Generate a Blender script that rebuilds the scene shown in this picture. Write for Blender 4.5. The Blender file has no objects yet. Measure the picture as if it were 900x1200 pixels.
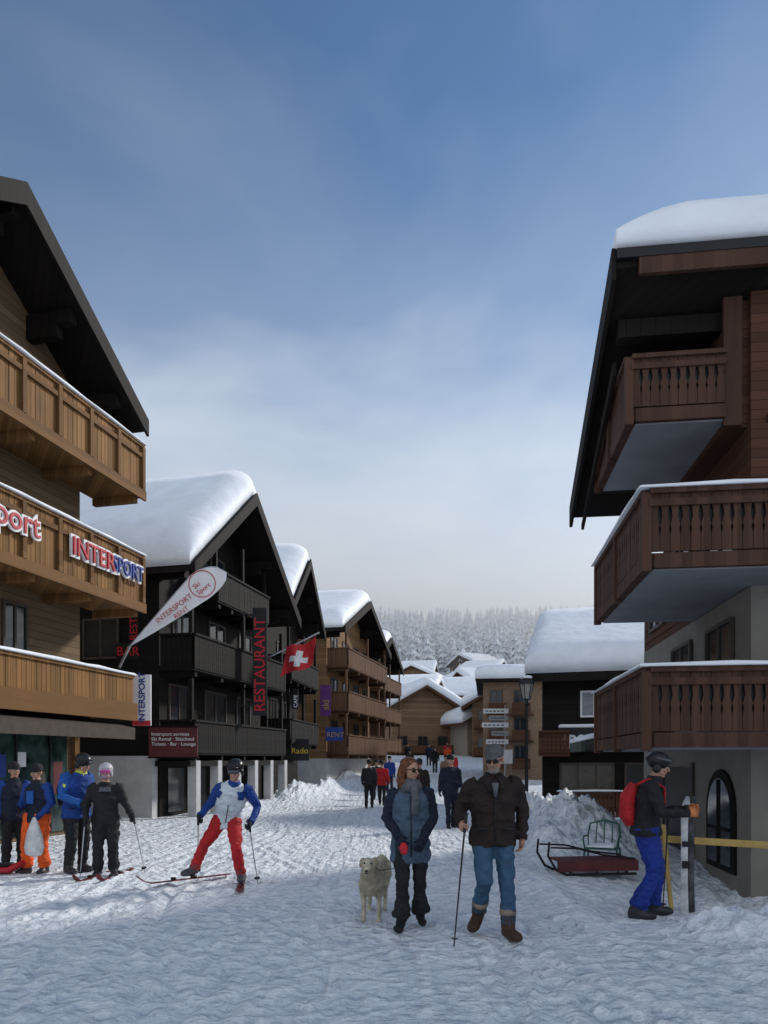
import bpy, bmesh, math, random, bisect
from mathutils import Vector, Matrix, noise, Euler
from mathutils.bvhtree import BVHTree
random.seed(7)
R = math.radians
scene = bpy.context.scene
COL = scene.collection

# ------------------------------------------------------------------ materials
def newmat(name):
    m = bpy.data.materials.new(name); m.use_nodes = True
    nt = m.node_tree
    b = nt.nodes.get('Principled BSDF')
    return m, nt, b
def M(name, col, rough=.7, var=.18, scale=6, bump=.15, bscale=40, metal=0, spec=.3, bdist=.01, fold=0):
    m, nt, b = newmat(name)
    N = nt.nodes; L = nt.links
    tc = N.new('ShaderNodeTexCoord')
    n1 = N.new('ShaderNodeTexNoise'); n1.inputs['Scale'].default_value = scale; n1.inputs['Detail'].default_value = 3
    L.new(tc.outputs['Object'], n1.inputs['Vector'])
    mx = N.new('ShaderNodeMix'); mx.data_type = 'RGBA'
    mx.inputs[6].default_value = tuple(max(0, c*(1-var)) for c in col)+(1,)
    mx.inputs[7].default_value = tuple(min(1, c*(1+var)) for c in col)+(1,)
    mr = N.new('ShaderNodeMapRange'); mr.inputs[1].default_value = .3; mr.inputs[2].default_value = .7
    L.new(n1.outputs[0], mr.inputs[0]); L.new(mr.outputs[0], mx.inputs[0])
    L.new(mx.outputs[2], b.inputs['Base Color'])
    b.inputs['Roughness'].default_value = rough; b.inputs['Metallic'].default_value = metal
    b.inputs['Specular IOR Level'].default_value = spec
    if bump:
        n2 = N.new('ShaderNodeTexNoise'); n2.inputs['Scale'].default_value = bscale; n2.inputs['Detail'].default_value = 3
        if fold: n2.inputs['Distortion'].default_value = fold
        L.new(tc.outputs['Object'], n2.inputs['Vector'])
        bp = N.new('ShaderNodeBump'); bp.inputs['Strength'].default_value = bump; bp.inputs['Distance'].default_value = bdist
        L.new(n2.outputs[0], bp.inputs['Height']); L.new(bp.outputs[0], b.inputs['Normal'])
    return m
def cloth(name, col, **k):
    d = dict(rough=.75, var=.22, scale=9, bump=.8, bscale=13, bdist=.03, fold=1.2); d.update(k)
    return M(name, col, **d)
def wood(name, col, board=.14, axis='Z', var=.35, groove=.06, rough=.75):
    m, nt, b = newmat(name); N = nt.nodes; L = nt.links
    tc = N.new('ShaderNodeTexCoord'); sp = N.new('ShaderNodeSeparateXYZ'); L.new(tc.outputs['Object'], sp.inputs[0])
    if axis == 'XY':
        s = N.new('ShaderNodeMath'); s.operation = 'ADD'; L.new(sp.outputs[0], s.inputs[0]); L.new(sp.outputs[1], s.inputs[1]); src = s.outputs[0]
    else: src = sp.outputs[axis]
    dv = N.new('ShaderNodeMath'); dv.operation = 'DIVIDE'; dv.inputs[1].default_value = board; L.new(src, dv.inputs[0])
    fl = N.new('ShaderNodeMath'); fl.operation = 'FLOOR'; L.new(dv.outputs[0], fl.inputs[0])
    fr = N.new('ShaderNodeMath'); fr.operation = 'FRACT'; L.new(dv.outputs[0], fr.inputs[0])
    wn = N.new('ShaderNodeTexWhiteNoise'); wn.noise_dimensions = '1D'; L.new(fl.outputs[0], wn.inputs['W'])
    mp = N.new('ShaderNodeMapping'); L.new(tc.outputs['Object'], mp.inputs[0])
    mp.inputs['Scale'].default_value = (2, 2, 30) if axis == 'Z' else (25, 25, 1.5)
    ns = N.new('ShaderNodeTexNoise'); ns.inputs['Scale'].default_value = 1.5; ns.inputs['Detail'].default_value = 4; L.new(mp.outputs[0], ns.inputs['Vector'])
    n3 = N.new('ShaderNodeTexNoise'); n3.inputs['Scale'].default_value = .9; n3.inputs['Detail'].default_value = 3; L.new(tc.outputs['Object'], n3.inputs['Vector'])
    a = N.new('ShaderNodeMath'); a.operation = 'ADD'; L.new(wn.outputs[0], a.inputs[0]); L.new(ns.outputs[0], a.inputs[1])
    a3 = N.new('ShaderNodeMath'); a3.operation = 'ADD'; L.new(a.outputs[0], a3.inputs[0]); L.new(n3.outputs[0], a3.inputs[1])
    a2 = N.new('ShaderNodeMath'); a2.operation = 'MULTIPLY_ADD'; a2.inputs[1].default_value = var*1.3; a2.inputs[2].default_value = 1-1.9*var; L.new(a3.outputs[0], a2.inputs[0])
    g = N.new('ShaderNodeMath'); g.operation = 'GREATER_THAN'; g.inputs[1].default_value = groove; L.new(fr.outputs[0], g.inputs[0])
    g2 = N.new('ShaderNodeMath'); g2.operation = 'MULTIPLY_ADD'; g2.inputs[1].default_value = .7; g2.inputs[2].default_value = .3; L.new(g.outputs[0], g2.inputs[0])
    mu = N.new('ShaderNodeMath'); mu.operation = 'MULTIPLY'; L.new(a2.outputs[0], mu.inputs[0]); L.new(g2.outputs[0], mu.inputs[1])
    vm = N.new('ShaderNodeVectorMath'); vm.operation = 'SCALE'; vm.inputs[0].default_value = col; L.new(mu.outputs[0], vm.inputs['Scale'])
    L.new(vm.outputs[0], b.inputs['Base Color']); b.inputs['Roughness'].default_value = rough; b.inputs['Specular IOR Level'].default_value = .2
    bp = N.new('ShaderNodeBump'); bp.inputs['Strength'].default_value = .6; bp.inputs['Distance'].default_value = .012
    ad = N.new('ShaderNodeMath'); ad.operation = 'MULTIPLY_ADD'; ad.inputs[1].default_value = .3; L.new(ns.outputs[0], ad.inputs[0]); L.new(g.outputs[0], ad.inputs[2])
    L.new(ad.outputs[0], bp.inputs['Height']); L.new(bp.outputs[0], b.inputs['Normal'])
    return m
def glassmat(name, col=(.02,.025,.03), rough=.08):
    return M(name, col, rough=rough, var=.3, scale=1.5, bump=0, spec=.6)

def ground_snow():
    m, nt, b = newmat('trodden_snow'); N = nt.nodes; L = nt.links
    tc = N.new('ShaderNodeTexCoord')
    def noi(sc, det=5, vec=None, dist=0):
        n = N.new('ShaderNodeTexNoise'); n.inputs['Scale'].default_value = sc; n.inputs['Detail'].default_value = det; n.inputs['Distortion'].default_value = dist
        L.new(vec or tc.outputs['Object'], n.inputs['Vector']); return n.outputs[0]
    mp = N.new('ShaderNodeMapping'); mp.inputs['Scale'].default_value = (6, .5, 1); mp.inputs['Rotation'].default_value = (0, 0, R(12)); L.new(tc.outputs['Object'], mp.inputs[0])
    mp2 = N.new('ShaderNodeMapping'); mp2.inputs['Scale'].default_value = (8, .4, 1); mp2.inputs['Rotation'].default_value = (0, 0, R(-42)); L.new(tc.outputs['Object'], mp2.inputs[0])
    tr1 = noi(1.2, 2, mp.outputs[0], .4); tr2 = noi(1.0, 2, mp2.outputs[0], .6)
    vo = N.new('ShaderNodeTexVoronoi'); vo.feature = 'SMOOTH_F1'; vo.inputs['Scale'].default_value = 3.6; vo.inputs['Smoothness'].default_value = .6; L.new(tc.outputs['Object'], vo.inputs['Vector'])
    big = noi(7, 7, None, .15)
    def ma(op, x, y, z=None):
        n = N.new('ShaderNodeMath'); n.operation = op
        for i, v in enumerate((x, y, z)):
            if v is None: continue
            if isinstance(v, (int, float)): n.inputs[i].default_value = v
            else: L.new(v, n.inputs[i])
        return n.outputs[0]
    h = ma('MULTIPLY_ADD', tr1, .5, ma('MULTIPLY', tr2, .5))
    h = ma('MULTIPLY_ADD', vo.outputs['Distance'], .35, h)
    h = ma('MULTIPLY_ADD', big, 1.5, h)
    bp = N.new('ShaderNodeBump'); bp.inputs['Strength'].default_value = .85; bp.inputs['Distance'].default_value = .11
    L.new(h, bp.inputs['Height']); L.new(bp.outputs[0], b.inputs['Normal'])
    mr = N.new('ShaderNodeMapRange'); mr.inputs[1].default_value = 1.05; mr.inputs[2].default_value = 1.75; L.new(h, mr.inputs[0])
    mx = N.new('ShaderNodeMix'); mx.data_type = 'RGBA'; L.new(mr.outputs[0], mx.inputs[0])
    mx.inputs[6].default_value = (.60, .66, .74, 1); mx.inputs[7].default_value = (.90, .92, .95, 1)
    L.new(mx.outputs[2], b.inputs['Base Color']); b.inputs['Roughness'].default_value = .6; b.inputs['Specular IOR Level'].default_value = .25
    return m

snow = M('snow', (.84, .87, .92), rough=.6, var=.05, scale=1.5, bump=.5, bscale=3, bdist=.06, spec=.2)
gsnow = ground_snow()
w_gold = wood('golden_pine', (.22, .112, .04), .11, 'XY', var=.42)
w_goldz = wood('golden_pine_beam', (.16, .08, .029), .3, 'Z', groove=.0)
w_beige = wood('weathered_pine_siding', (.16, .11, .06), .16, 'Z')
w_dark = wood('black_brown_timber', (.010, .0082, .007), .18, 'Z')
w_dark2 = wood('dark_roof_timber', (.012, .009, .0072), .2, 'XY')
w_brown = wood('brown_siding', (.085, .036, .021), .13, 'Z')
w_brownb = wood('brown_balcony', (.072, .035, .024), .13, 'XY', groove=0)
w_or = wood('orange_brown_siding', (.22, .12, .056), .16, 'Z')
w_or2 = wood('orange_brown_planks', (.11, .055, .028), .13, 'XY')
plaster = M('beige_plaster', (.22, .20, .175), rough=.9, var=.1, scale=3, bump=.4, bscale=90)
plaster_w = M('white_plaster', (.5, .5, .5), rough=.9, var=.12, scale=3, bump=.4, bscale=60)
plaster_g = M('grey_underside', (.24, .25, .27), rough=.85, var=.12, scale=2, bump=.1)
glass = glassmat('window_glass')
glass_t = M('shop_display_glass', (.03, .055, .05), rough=.12, var=.8, scale=2.6, bump=0, spec=.6)
black = M('black_metal', (.012, .012, .014), rough=.45, bump=0)
white = M('white_paint', (.75, .75, .76), rough=.5, var=.04, bump=0)
redp = M('red_paint', (.45, .025, .03), rough=.5, var=.06, bump=0)
redglow = M('red_letter', (.50, .02, .03), rough=.5, var=.04, bump=0)
maroon = M('maroon_paint', (.10, .022, .025), rough=.6, bump=0)
bluep = M('blue_paint', (.02, .05, .25), rough=.5, bump=0)
greenp = M('green_paint', (.025, .10, .08), rough=.5, bump=0)
yellowp = M('yellow_wood', (.42, .28, .09), rough=.6, var=.2)
purple = M('purple_banner', (.12, .03, .16), rough=.6)
awn = M('awning_canvas', (.07, .055, .045), rough=.8)
greyw = M('window_frame', (.075, .06, .048), rough=.6)
silver = M('aluminium', (.5, .5, .52), rough=.35, metal=.8, bump=0)

# ------------------------------------------------------------------ mesh builder
class MB:
    def __init__(s): s.v = []; s.f = []; s.m = []; s.mats = []
    def mi(s, m):
        if m not in s.mats: s.mats.append(m)
        return s.mats.index(m)
    def add(s, vs, fs, m):
        o = len(s.v); s.v += [tuple(v) for v in vs]; k = s.mi(m)
        for f in fs: s.f.append([i+o for i in f]); s.m.append(k)
    def box(s, x0, x1, y0, y1, z0, z1, m):
        vs = [(x0,y0,z0),(x1,y0,z0),(x1,y1,z0),(x0,y1,z0),(x0,y0,z1),(x1,y0,z1),(x1,y1,z1),(x0,y1,z1)]
        s.add(vs, [(3,2,1,0),(4,5,6,7),(0,1,5,4),(1,2,6,5),(2,3,7,6),(3,0,4,7)], m)
    def extr(s, poly, vec, m):
        n = len(poly); vec = Vector(vec)
        vs = [Vector(p) for p in poly]+[Vector(p)+vec for p in poly]
        fs = [tuple(range(n))[::-1], tuple(range(n, 2*n))]+[(i, (i+1) % n, (i+1) % n+n, i+n) for i in range(n)]
        s.add(vs, fs, m)
    def rod(s, a, b, r, m, r2=None, n=10):
        vs, fs = loft([(a, r, r), (b, r2 or r, r2 or r)], n); s.add(vs, fs, m)
    def loft(s, pts, m, n=14, hint=(1, 0, 0)):
        vs, fs = loft(pts, n, hint); s.add(vs, fs, m)
    def ell(s, c, r, m, rot=None, seg=16):
        vs, fs = ell(c, r, rot, seg); s.add(vs, fs, m)
    def build(s, name, parent=None, smooth=False, bevel=0, recalc=True):
        me = bpy.data.meshes.new(name); me.from_pydata(s.v, [], s.f)
        for m in s.mats: me.materials.append(m)
        me.polygons.foreach_set('material_index', s.m)
        if recalc:
            bm = bmesh.new(); bm.from_mesh(me); bmesh.ops.recalc_face_normals(bm, faces=bm.faces); bm.to_mesh(me); bm.free()
        if smooth: me.polygons.foreach_set('use_smooth', [True]*len(me.polygons))
        me.update()
        o = bpy.data.objects.new(name, me); COL.objects.link(o)
        if parent: o.parent = parent
        if bevel:
            bv = o.modifiers.new('bevel', 'BEVEL'); bv.width = bevel; bv.segments = 2; bv.limit_method = 'ANGLE'
        return o
def loft(pts, n=14, hint=(1, 0, 0)):
    P = [Vector(p[0]) for p in pts]; vs = []; fs = []
    a = None
    for i, p in enumerate(P):
        t = (P[min(i+1, len(P)-1)]-P[max(i-1, 0)]).normalized()
        h = Vector(hint) if a is None else a
        if a is None and abs(t.dot(h)) > .95: h = Vector((0, 1, 0)) if abs(hint[1]) < .5 else Vector((0, 0, 1))
        a = (h-t*h.dot(t)).normalized(); b = t.cross(a)
        for k in range(n):
            ph = 2*math.pi*k/n
            vs.append(p+a*pts[i][1]*math.cos(ph)+b*pts[i][2]*math.sin(ph))
    for i in range(len(P)-1):
        for k in range(n):
            fs.append((i*n+k, i*n+(k+1) % n, (i+1)*n+(k+1) % n, (i+1)*n+k))
    fs.append(tuple(range(n))[::-1]); fs.append(tuple(range((len(P)-1)*n, len(P)*n)))
    return vs, fs
def ell(c, r, rot=None, seg=16):
    c = Vector(c); vs = []; fs = []; rings = seg//2
    mt = Euler(rot).to_matrix() if rot else None
    for i in range(1, rings):
        th = math.pi*i/rings
        for k in range(seg):
            ph = 2*math.pi*k/seg
            v = Vector((r[0]*math.sin(th)*math.cos(ph), r[1]*math.sin(th)*math.sin(ph), r[2]*math.cos(th)))
            if mt: v = mt @ v
            vs.append(c+v)
    t = Vector((0, 0, r[2])); t = mt @ t if mt else t
    vs.append(c+t); vs.append(c-t); T = len(vs)-2; B = T+1
    for i in range(rings-2):
        for k in range(seg):
            fs.append((i*seg+k, (i+1)*seg+k, (i+1)*seg+(k+1) % seg, i*seg+(k+1) % seg))
    for k in range(seg):
        fs.append((T, k, (k+1) % seg)); fs.append((B, (rings-2)*seg+(k+1) % seg, (rings-2)*seg+k))
    return vs, fs
def empty(name, loc=(0, 0, 0), rz=0):
    e = bpy.data.objects.new(name, None); COL.objects.link(e); e.location = loc; e.rotation_euler = (0, 0, rz); e.empty_display_size = .3
    return e
def text(name, parent, s, size, loc, rot, mat, ext=.01, offset=0, align='LEFT', sx=1):
    c = bpy.data.curves.new(name, 'FONT'); c.body = s; c.size = size; c.extrude = ext; c.offset = offset; c.align_x = align
    c.resolution_u = 3
    c.materials.append(mat)
    o = bpy.data.objects.new(name, c); COL.objects.link(o); o.location = loc; o.rotation_euler = rot; o.parent = parent; o.scale = (sx, 1, 1)
    return o

# ------------------------------------------------------------------ terrain
PR = [(-60, 0), (30, 0), (80, 2.3), (120, 6.2), (200, 19), (330, 52), (420, 74), (560, 88), (2000, 95)]
MOUNDS = [(3.7, 6.75, .55, .36, .34), (3.05, 6.95, .35, .25, .14), (4.6, 6.3, .7, .5, .38), (3.3, 5.9, .5, .3, .12), (3.75, 14.4, 1.0, 2.0, .85), (3.1, 16.8, .7, 1.6, .6), (2.9, 12.6, .35, .9, .22), (-3.5, 29.0, .8, 2.8, .7), (-2.6, 33, .6, 3, .6),
          (4.6, 10.0, 1.3, 2.2, -.27), (2.05, 8.8, .22, 1.8, .12), (4.2, 18, .5, 2, .5), (-4.5, 24.0, .45, 2.4, .3), (4.4, 29, .6, 4, .8), (-2.2, 43, .5, 4, .6)]
TRK = [(-3.2, .10, 1.1, .30, 0.2), (-1.6, -.16, .8, .35, 1.7), (-.2, .22, .9, .28, 3.0), (1.2, -.10, .7, .33, 4.0), (-4.5, .35, .6, .4, 5.2), (.6, -.34, .6, .25, .9), (-2.4, -.05, 1.3, .22, 2.4), (2.3, -.3, .5, .4, 1.0)]
def gz(x, y):
    z = 0
    for (a, za), (b, zb) in zip(PR, PR[1:]):
        if a <= y <= b: z = za+(zb-za)*(y-a)/(b-a); break
    for mx, my, sx, sy, h in MOUNDS:
        d = ((x-mx)/sx)**2+((y-my)/sy)**2
        if d < 9: z += h*math.exp(-d)*(1+.4*noise.noise((x*3, y*3, 1))+.3*noise.noise((x*8, y*8, 5)))
    if y < 60:
        z += .05*noise.noise((x*.7, y*.45, 0))+.016*noise.noise((x*2.3, y*2.0, 3))+.011*noise.noise((x*6, y*5, 7))
    if 2 < y < 22 and abs(x) < 9:
        z += .011*noise.noise((x*13, y*12, 4))
        for a, b, c, f, d in TRK:
            xc = a+b*(y-6)+c*math.sin(y*f+d)
            for o in (0, .27):
                q = (x-xc-o)/.055
                if abs(q) < 3: z += -.024*math.exp(-q*q)
                q = (x-xc-o-.11)/.05
                if abs(q) < 3: z += .009*math.exp(-q*q)
    if y > 150:
        z += 5*min(1, (y-150)/150)*noise.noise((x*.012, y*.012, 2))
    return z
def axis_vals(lo, hi, step, far_lo, far_hi, g=1.12):
    v = []; x = lo
    while x <= hi: v.append(x); x += step
    s = step; x = hi
    while x < far_hi: s *= g; x += s; v.append(x)
    s = step; x = lo
    while x > far_lo: s *= g; x -= s; v.insert(0, x)
    return v
xs = axis_vals(-6.5, 5.5, .045, -700, 700, 1.07); ys = axis_vals(4.2, 12, .045, -60, 900, 1.022)
nx = len(xs); zz_ = [gz(x, y) for y in ys for x in xs]
# boot prints trodden into the street
rf_ = random.Random(21)
walks = [(rf_.uniform(-5.5, 3.2), rf_.uniform(4, 11), rf_.uniform(-.5, .5)+(math.pi if rf_.random() < .5 else 0), rf_.randint(6, 16)) for _ in range(75)]
for wx, wy, wa, wn_ in walks:
    for k in range(wn_):
        s_ = .11*(1 if k % 2 else -1); cx = wx+math.sin(wa)*k*.62+math.cos(wa)*s_; cy = wy+math.cos(wa)*k*.62-math.sin(wa)*s_; an_ = wa+rf_.uniform(-.2, .2); dp = rf_.uniform(.014, .03)
        if not (2.5 < cy < 17 and -7 < cx < 5.5): continue
        i0 = bisect.bisect(xs, cx-.24); i1 = bisect.bisect(xs, cx+.24); j0 = bisect.bisect(ys, cy-.24); j1 = bisect.bisect(ys, cy+.24)
        for jj in range(j0, j1):
            for ii in range(i0, i1):
                dx = xs[ii]-cx; dy = ys[jj]-cy; u = dx*math.cos(an_)-dy*math.sin(an_); v = dx*math.sin(an_)+dy*math.cos(an_)
                d = (u/.055)**2+(v/.14)**2
                zz_[jj*nx+ii] += -dp*math.exp(-d**1.5)+.4*dp*math.exp(-((d-2.2)/.8)**2)
gv = [(xs[k % nx], ys[k//nx], zz_[k]) for k in range(len(zz_))]
gf = [(j*nx+i, j*nx+i+1, (j+1)*nx+i+1, (j+1)*nx+i) for j in range(len(ys)-1) for i in range(nx-1)]
g = MB(); g.add(gv, gf, gsnow); go = g.build('snow_ground', smooth=True, recalc=False)

# ------------------------------------------------------------------ snow pads
def edgevals(a, b, r, n):
    r = min(r, (b-a)/2*.98)
    q = [0, .04, .12, .25, .45, .7, 1]
    v = [a+r*t for t in q]; m = [a+r+(b-a-2*r)*i/n for i in range(1, n)]; w = [b-r*t for t in q[::-1]]
    return v+m+w, r
def snow_pad(name, parent, x0, x1, y0, y1, base, t, r=.4, nx=10, ny=10, amp=.08, seed=0, wall=.5, drop=0):
    X, rx = edgevals(x0, x1, r, nx); Y, ry = edgevals(y0, y1, r, ny)
    top = []; bot = []
    for y in Y:
        for x in X:
            dx = min(x-x0, x1-x, rx)/rx; dy = min(y-y0, y1-y, ry)/ry
            f = math.sqrt(max(0, 1-(1-dx)**2))*math.sqrt(max(0, 1-(1-dy)**2))
            f = wall+(1-wall)*f
            bz = base(x, y)
            nz = amp*noise.noise((x*.9+seed, y*.9, seed))+.3*amp*noise.noise((x*3+seed, y*3, seed))
            ex = .04*noise.noise((x*2, y*2, seed+9))
            top.append((x+(ex if dx == 0 else 0), y+(ex if dy == 0 else 0), bz+t*f+nz*(.4+f*.6)))
            bot.append((x, y, bz+.006-(drop if (dx == 0 or dy == 0) else 0)))
    n = len(X); k = len(top); fs = []
    for j in range(len(Y)-1):
        for i in range(n-1):
            a = j*n+i; fs.append((a, a+1, a+n+1, a+n)); fs.append((k+a, k+a+n, k+a+n+1, k+a+1))
    for i in range(n-1):
        fs.append((i, k+i, k+i+1, i+1)); a = (len(Y)-1)*n+i; fs.append((a, a+1, k+a+1, k+a))
    for j in range(len(Y)-1):
        a = j*n; fs.append((a, a+n, k+a+n, k+a)); a = j*n+n-1; fs.append((a, k+a, k+a+n, a+n))
    b = MB(); b.add(top+bot, fs, snow)
    return b.build(name, parent, smooth=True)

# ------------------------------------------------------------------ rails
def rail(b, p0, p1, z0, z1, m, w=.12, gap=.012, th=.03, notch=True, cap=True, capm=None, back=None):
    p0 = Vector((p0[0], p0[1], 0)); p1 = Vector((p1[0], p1[1], 0)); d = (p1-p0); L = d.length; d.normalize()
    nrm = Vector((d.y, -d.x, 0)); n = max(1, int(L/(w+gap))); st = L/n; w = st-gap; h = z1-z0
    if back:
        a = p0-nrm*.03+d*.02; e = p1-nrm*.03-d*.02
        b.extr([a+Vector((0, 0, z0+.1*h)), e+Vector((0, 0, z0+.1*h)), e+Vector((0, 0, z1-.02)), a+Vector((0, 0, z1-.02))], nrm*.012, back)
    for i in range(n):
        o = p0+d*(i*st+gap/2)+nrm*random.uniform(-.003, .003)
        if notch:
            c = w*.24; pr = [(0, 0), (w, 0), (w, .28*h), (w-c*.5, .38*h), (w, .46*h), (w-c, .60*h), (w-c*.7, .72*h), (w, .82*h), (w, h), (0, h), (0, .82*h), (c*.7, .72*h), (c, .60*h), (0, .46*h), (c*.5, .38*h), (0, .28*h)]
        else: pr = [(0, 0), (w, 0), (w, h), (0, h)]
        b.extr([o+d*s+Vector((0, 0, z0+z)) for s, z in pr], nrm*th, m)
    if cap:
        cm = capm or m
        for zz, hh, ww in ((z1, .06, .07), (z0+.08*h, .07, -.0)):
            a = p0-nrm*(.055+.03*(back is not None and ww <= 0)); q = [a+Vector((0, 0, zz)), p1-nrm*.055+Vector((0, 0, zz)), p1-nrm*.055+Vector((0, 0, zz+hh)), a+Vector((0, 0, zz+hh))]
            b.extr(q, nrm*(.024 if ww <= 0 else .13), cm)
def window_x(b, y, z, w, h, x=0, sgn=1, fm=greyw, gm=glass, div=2):
    t = .05*sgn
    def bx(xa, xb, *a): b.box(min(xa, xb), max(xa, xb), *a)
    bx(x, x+.012*sgn, y+.03, y+w-.03, z+.03, z+h-.03, gm)
    for ya, yb, za, zb in ((y, y+.06, z, z+h), (y+w-.06, y+w, z, z+h), (y+.06, y+w-.06, z, z+.06), (y+.06, y+w-.06, z+h-.06, z+h)): bx(x, x+t, ya, yb, za, zb, fm)
    for i in range(1, div):
        yy = y+w*i/div; bx(x, x+t*.8, yy-.025, yy+.025, z+.06, z+h-.06, fm)
def window_y(b, x, z, w, h, y=0, fm=greyw, gm=glass, div=2):
    b.box(x+.03, x+w-.03, y-.012, y, z+.03, z+h-.03, gm)
    for xa, xb, za, zb in ((x, x+.06, z, z+h), (x+w-.06, x+w, z, z+h), (x+.06, x+w-.06, z, z+.06), (x+.06, x+w-.06, z+h-.06, z+h)): b.box(xa, xb, y-.05, y, za, zb, fm)
    for i in range(1, div):
        xx = x+w*i/div; b.box(xx-.025, xx+.025, y-.04, y, z+.06, z+h-.06, fm)

# ------------------------------------------------------------------ chalet (ridge perpendicular to the street, gable facing +x local)
def chalet(name, O, th, y0, y1, depth, eave, ridge, ovf, ovs, wm, rm, t, balc=(), wins=(), swins=(), base=None, zb=-1, bm_=None, notch=False, capsnow=True, doors=(), seed=0, posts=True, amp=.1, purl=True, inset=.14):
    e = empty(name, O, -th); ym = (y0+y1)/2; half = (y1-y0)/2+ovs
    zr = lambda y: ridge-(ridge-eave)*abs(y-ym)/half
    b = MB(); T = .2
    poly = [(-depth, y0, zb), (-depth, y1, zb), (-depth, y1, zr(y1)-T), (-depth, ym, zr(ym)-T), (-depth, y0, zr(y0)-T)]
    b.extr(poly, (depth, 0, 0), wm)
    if base: b.box(-depth-.02, .03, y0-.03, y1+.03, zb, base[0], base[1])
    b.build('walls', e)
    b = MB(); xa = -depth-.5; xb = ovf
    for s in (-1, 1):
        ye = ym+s*half
        p = [(xa, ym, ridge), (xa, ye, eave), (xa, ye, eave-T), (xa, ym, ridge-T)]
        b.extr(p, (xb-xa-.06, 0, 0), rm)
        p = [(xb-.06, ym, ridge+.06), (xb-.06, ye, eave+.06), (xb-.06, ye, eave-.32), (xb-.06, ym, ridge-.36)]
        b.extr(p, (.06, 0, 0), rm)
    if purl:
        for y in (y0+.1, (y0+ym)/2, ym, (y1+ym)/2, y1-.1):
            zz = zr(y)-T-.05
            b.box(0, ovf-.25, y-.1, y+.1, zz-.26, zz, rm); b.box(0, ovf*.55, y-.1, y+.1, zz-.5, zz-.262, rm)
    b.build('roof', e)
    snow_pad('roof_snow', e, xa, xb-inset, ym-half-.03, ym+half+.03, lambda x, y: zr(y), t, r=min(.9, t*1.1), nx=14, ny=14, seed=seed, amp=amp, wall=.3)
    b = MB()
    for (z, dep, ya, yb, h) in balc:
        m = bm_ or wm
        b.box(.001, dep, ya, yb, z, z+.16, m)
        k = 4
        for i in range(k+1):
            yy = ya+.15+(yb-ya-.4)*i/k; b.box(0, dep-.05, yy, yy+.14, z-.16, z-.002, m)
        rail(b, (dep, ya), (dep, yb), z+.05, z+h, m, notch=notch)
        rail(b, (.05, ya), (dep-.06, ya), z+.05, z+h, m, notch=notch)
        rail(b, (dep-.06, yb), (.05, yb), z+.05, z+h, m, notch=notch)
        if posts:
            for yy in (ya+.04, (ya+yb)/2, yb-.14): b.box(dep-.19, dep-.08, yy, yy+.11, z+.16, z+2.2, m)
        if capsnow: snow_pad('rail_snow', e, dep-.09, dep+.12, ya, yb, lambda x, y, zz=z+h+.06: zz, .07, .05, 2, 16, .05, seed+3)
    if b.v: b.build('balconies', e)
    b = MB()
    for (y, z, w, h) in wins: window_x(b, y, z, w, h)
    for (x, z, w, h) in swins: window_y(b, x, z, w, h, y0)
    for (y, z, w, h, m) in doors: b.box(.0, .045, y, y+w, z, z+h, m)
    if b.v: b.build('windows', e)
    return e

TH = R(13.5)
# --- left golden chalet
c1 = chalet('timber_chalet', (-10.9, 0, 0), TH, 10.5, 17.0, 10, 9.52, 12.0, 1.3, .75, w_beige, w_dark2, .5,
            balc=[(7.75, 1.15, 10.5, 17.7, 1.15), (5.12, 1.15, 10.5, 17.7, 1.2), (2.78, .95, 10.5, 17.6, .75)],
            wins=[(12.5, 8.1, 1.4, 1.5), (15, 8.1, 1.1, 1.5), (12.2, 5.5, 1.3, 1.5), (15.3, 5.5, 1.2, 1.4), (14.6, 3.55, .7, 1.25), (11.6, 3.5, .9, 1.3)],
            doors=[(10.8, .1, 2.6, 2.1, glass_t), (13.6, .1, 2.9, 2.1, glass_t)], bm_=w_gold, posts=False, seed=1, inset=.75)
b = MB()
for z in (7.75, 5.12): b.box(1.18, 1.24, 10.4, 17.74, z-.06, z+.16, w_goldz)
for z, h in ((7.75, 1.15), (5.12, 1.2)):
    for i in range(8):
        y = 10.8+i*.97; b.box(1.19, 1.25, y, y+.1, z+.16, z+h, w_goldz)
    b.box(1.185, 1.235, 10.4, 17.7, z+h*.78, z+h*.86, w_goldz)
b.box(.97, 1.06, 10.4, 17.66, 2.55, 2.95, w_goldz)
b.box(.0, .06, 10.5, 17.0, 2.2, 2.5, maroon)
b.extr([(.02, 10.5, 2.62), (1.35, 10.5, 2.36), (1.35, 10.5, 2.1), (1.30, 10.5, 2.1), (1.30, 10.5, 2.31), (.02, 10.5, 2.56)], (0, 6.6, 0), awn)
for y in (10.5, 13.3, 16.7): b.box(.0, .1, y, y+.16, -.3, 2.2, w_goldz)
for i in range(6): b.box(.05, .09, 10.9+i*1.0, 10.94+i*1.0, .1, 2.2, black)
# posters and goods seen in the shop windows
for i, (m_, z0, z1) in enumerate(((white, 1.2, 1.7), (bluep, .7, 1.5), (redp, 1.4, 1.8), (yellowp, .6, 1.0), (white, .5, 1.4), (redp, .8, 1.2), (bluep, 1.3, 1.75), (white, 1.5, 1.8), (greyw, .5, 1.4), (maroon, .9, 1.6))):
    b.box(.046, .052, 11.0+i*.56, 11.3+i*.56, z0, z1, m_)
b.build('trim', c1)
text('sign_sport', c1, 'sport', .62, (1.29, 12.75, 5.72), (R(90), 0, R(90)), redp, .02)
text('sign_sport_outline', c1, 'sport', .62, (1.265, 12.75, 5.72), (R(90), 0, R(90)), white, .02, .045)
text('sign_inter', c1, 'INTER', .52, (1.31, 14.98, 5.70), (R(90), 0, R(90)), redp, .02)
text('sign_inter_outline', c1, 'INTER', .52, (1.27, 14.98, 5.70), (R(90), 0, R(90)), white, .02, .05)
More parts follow.
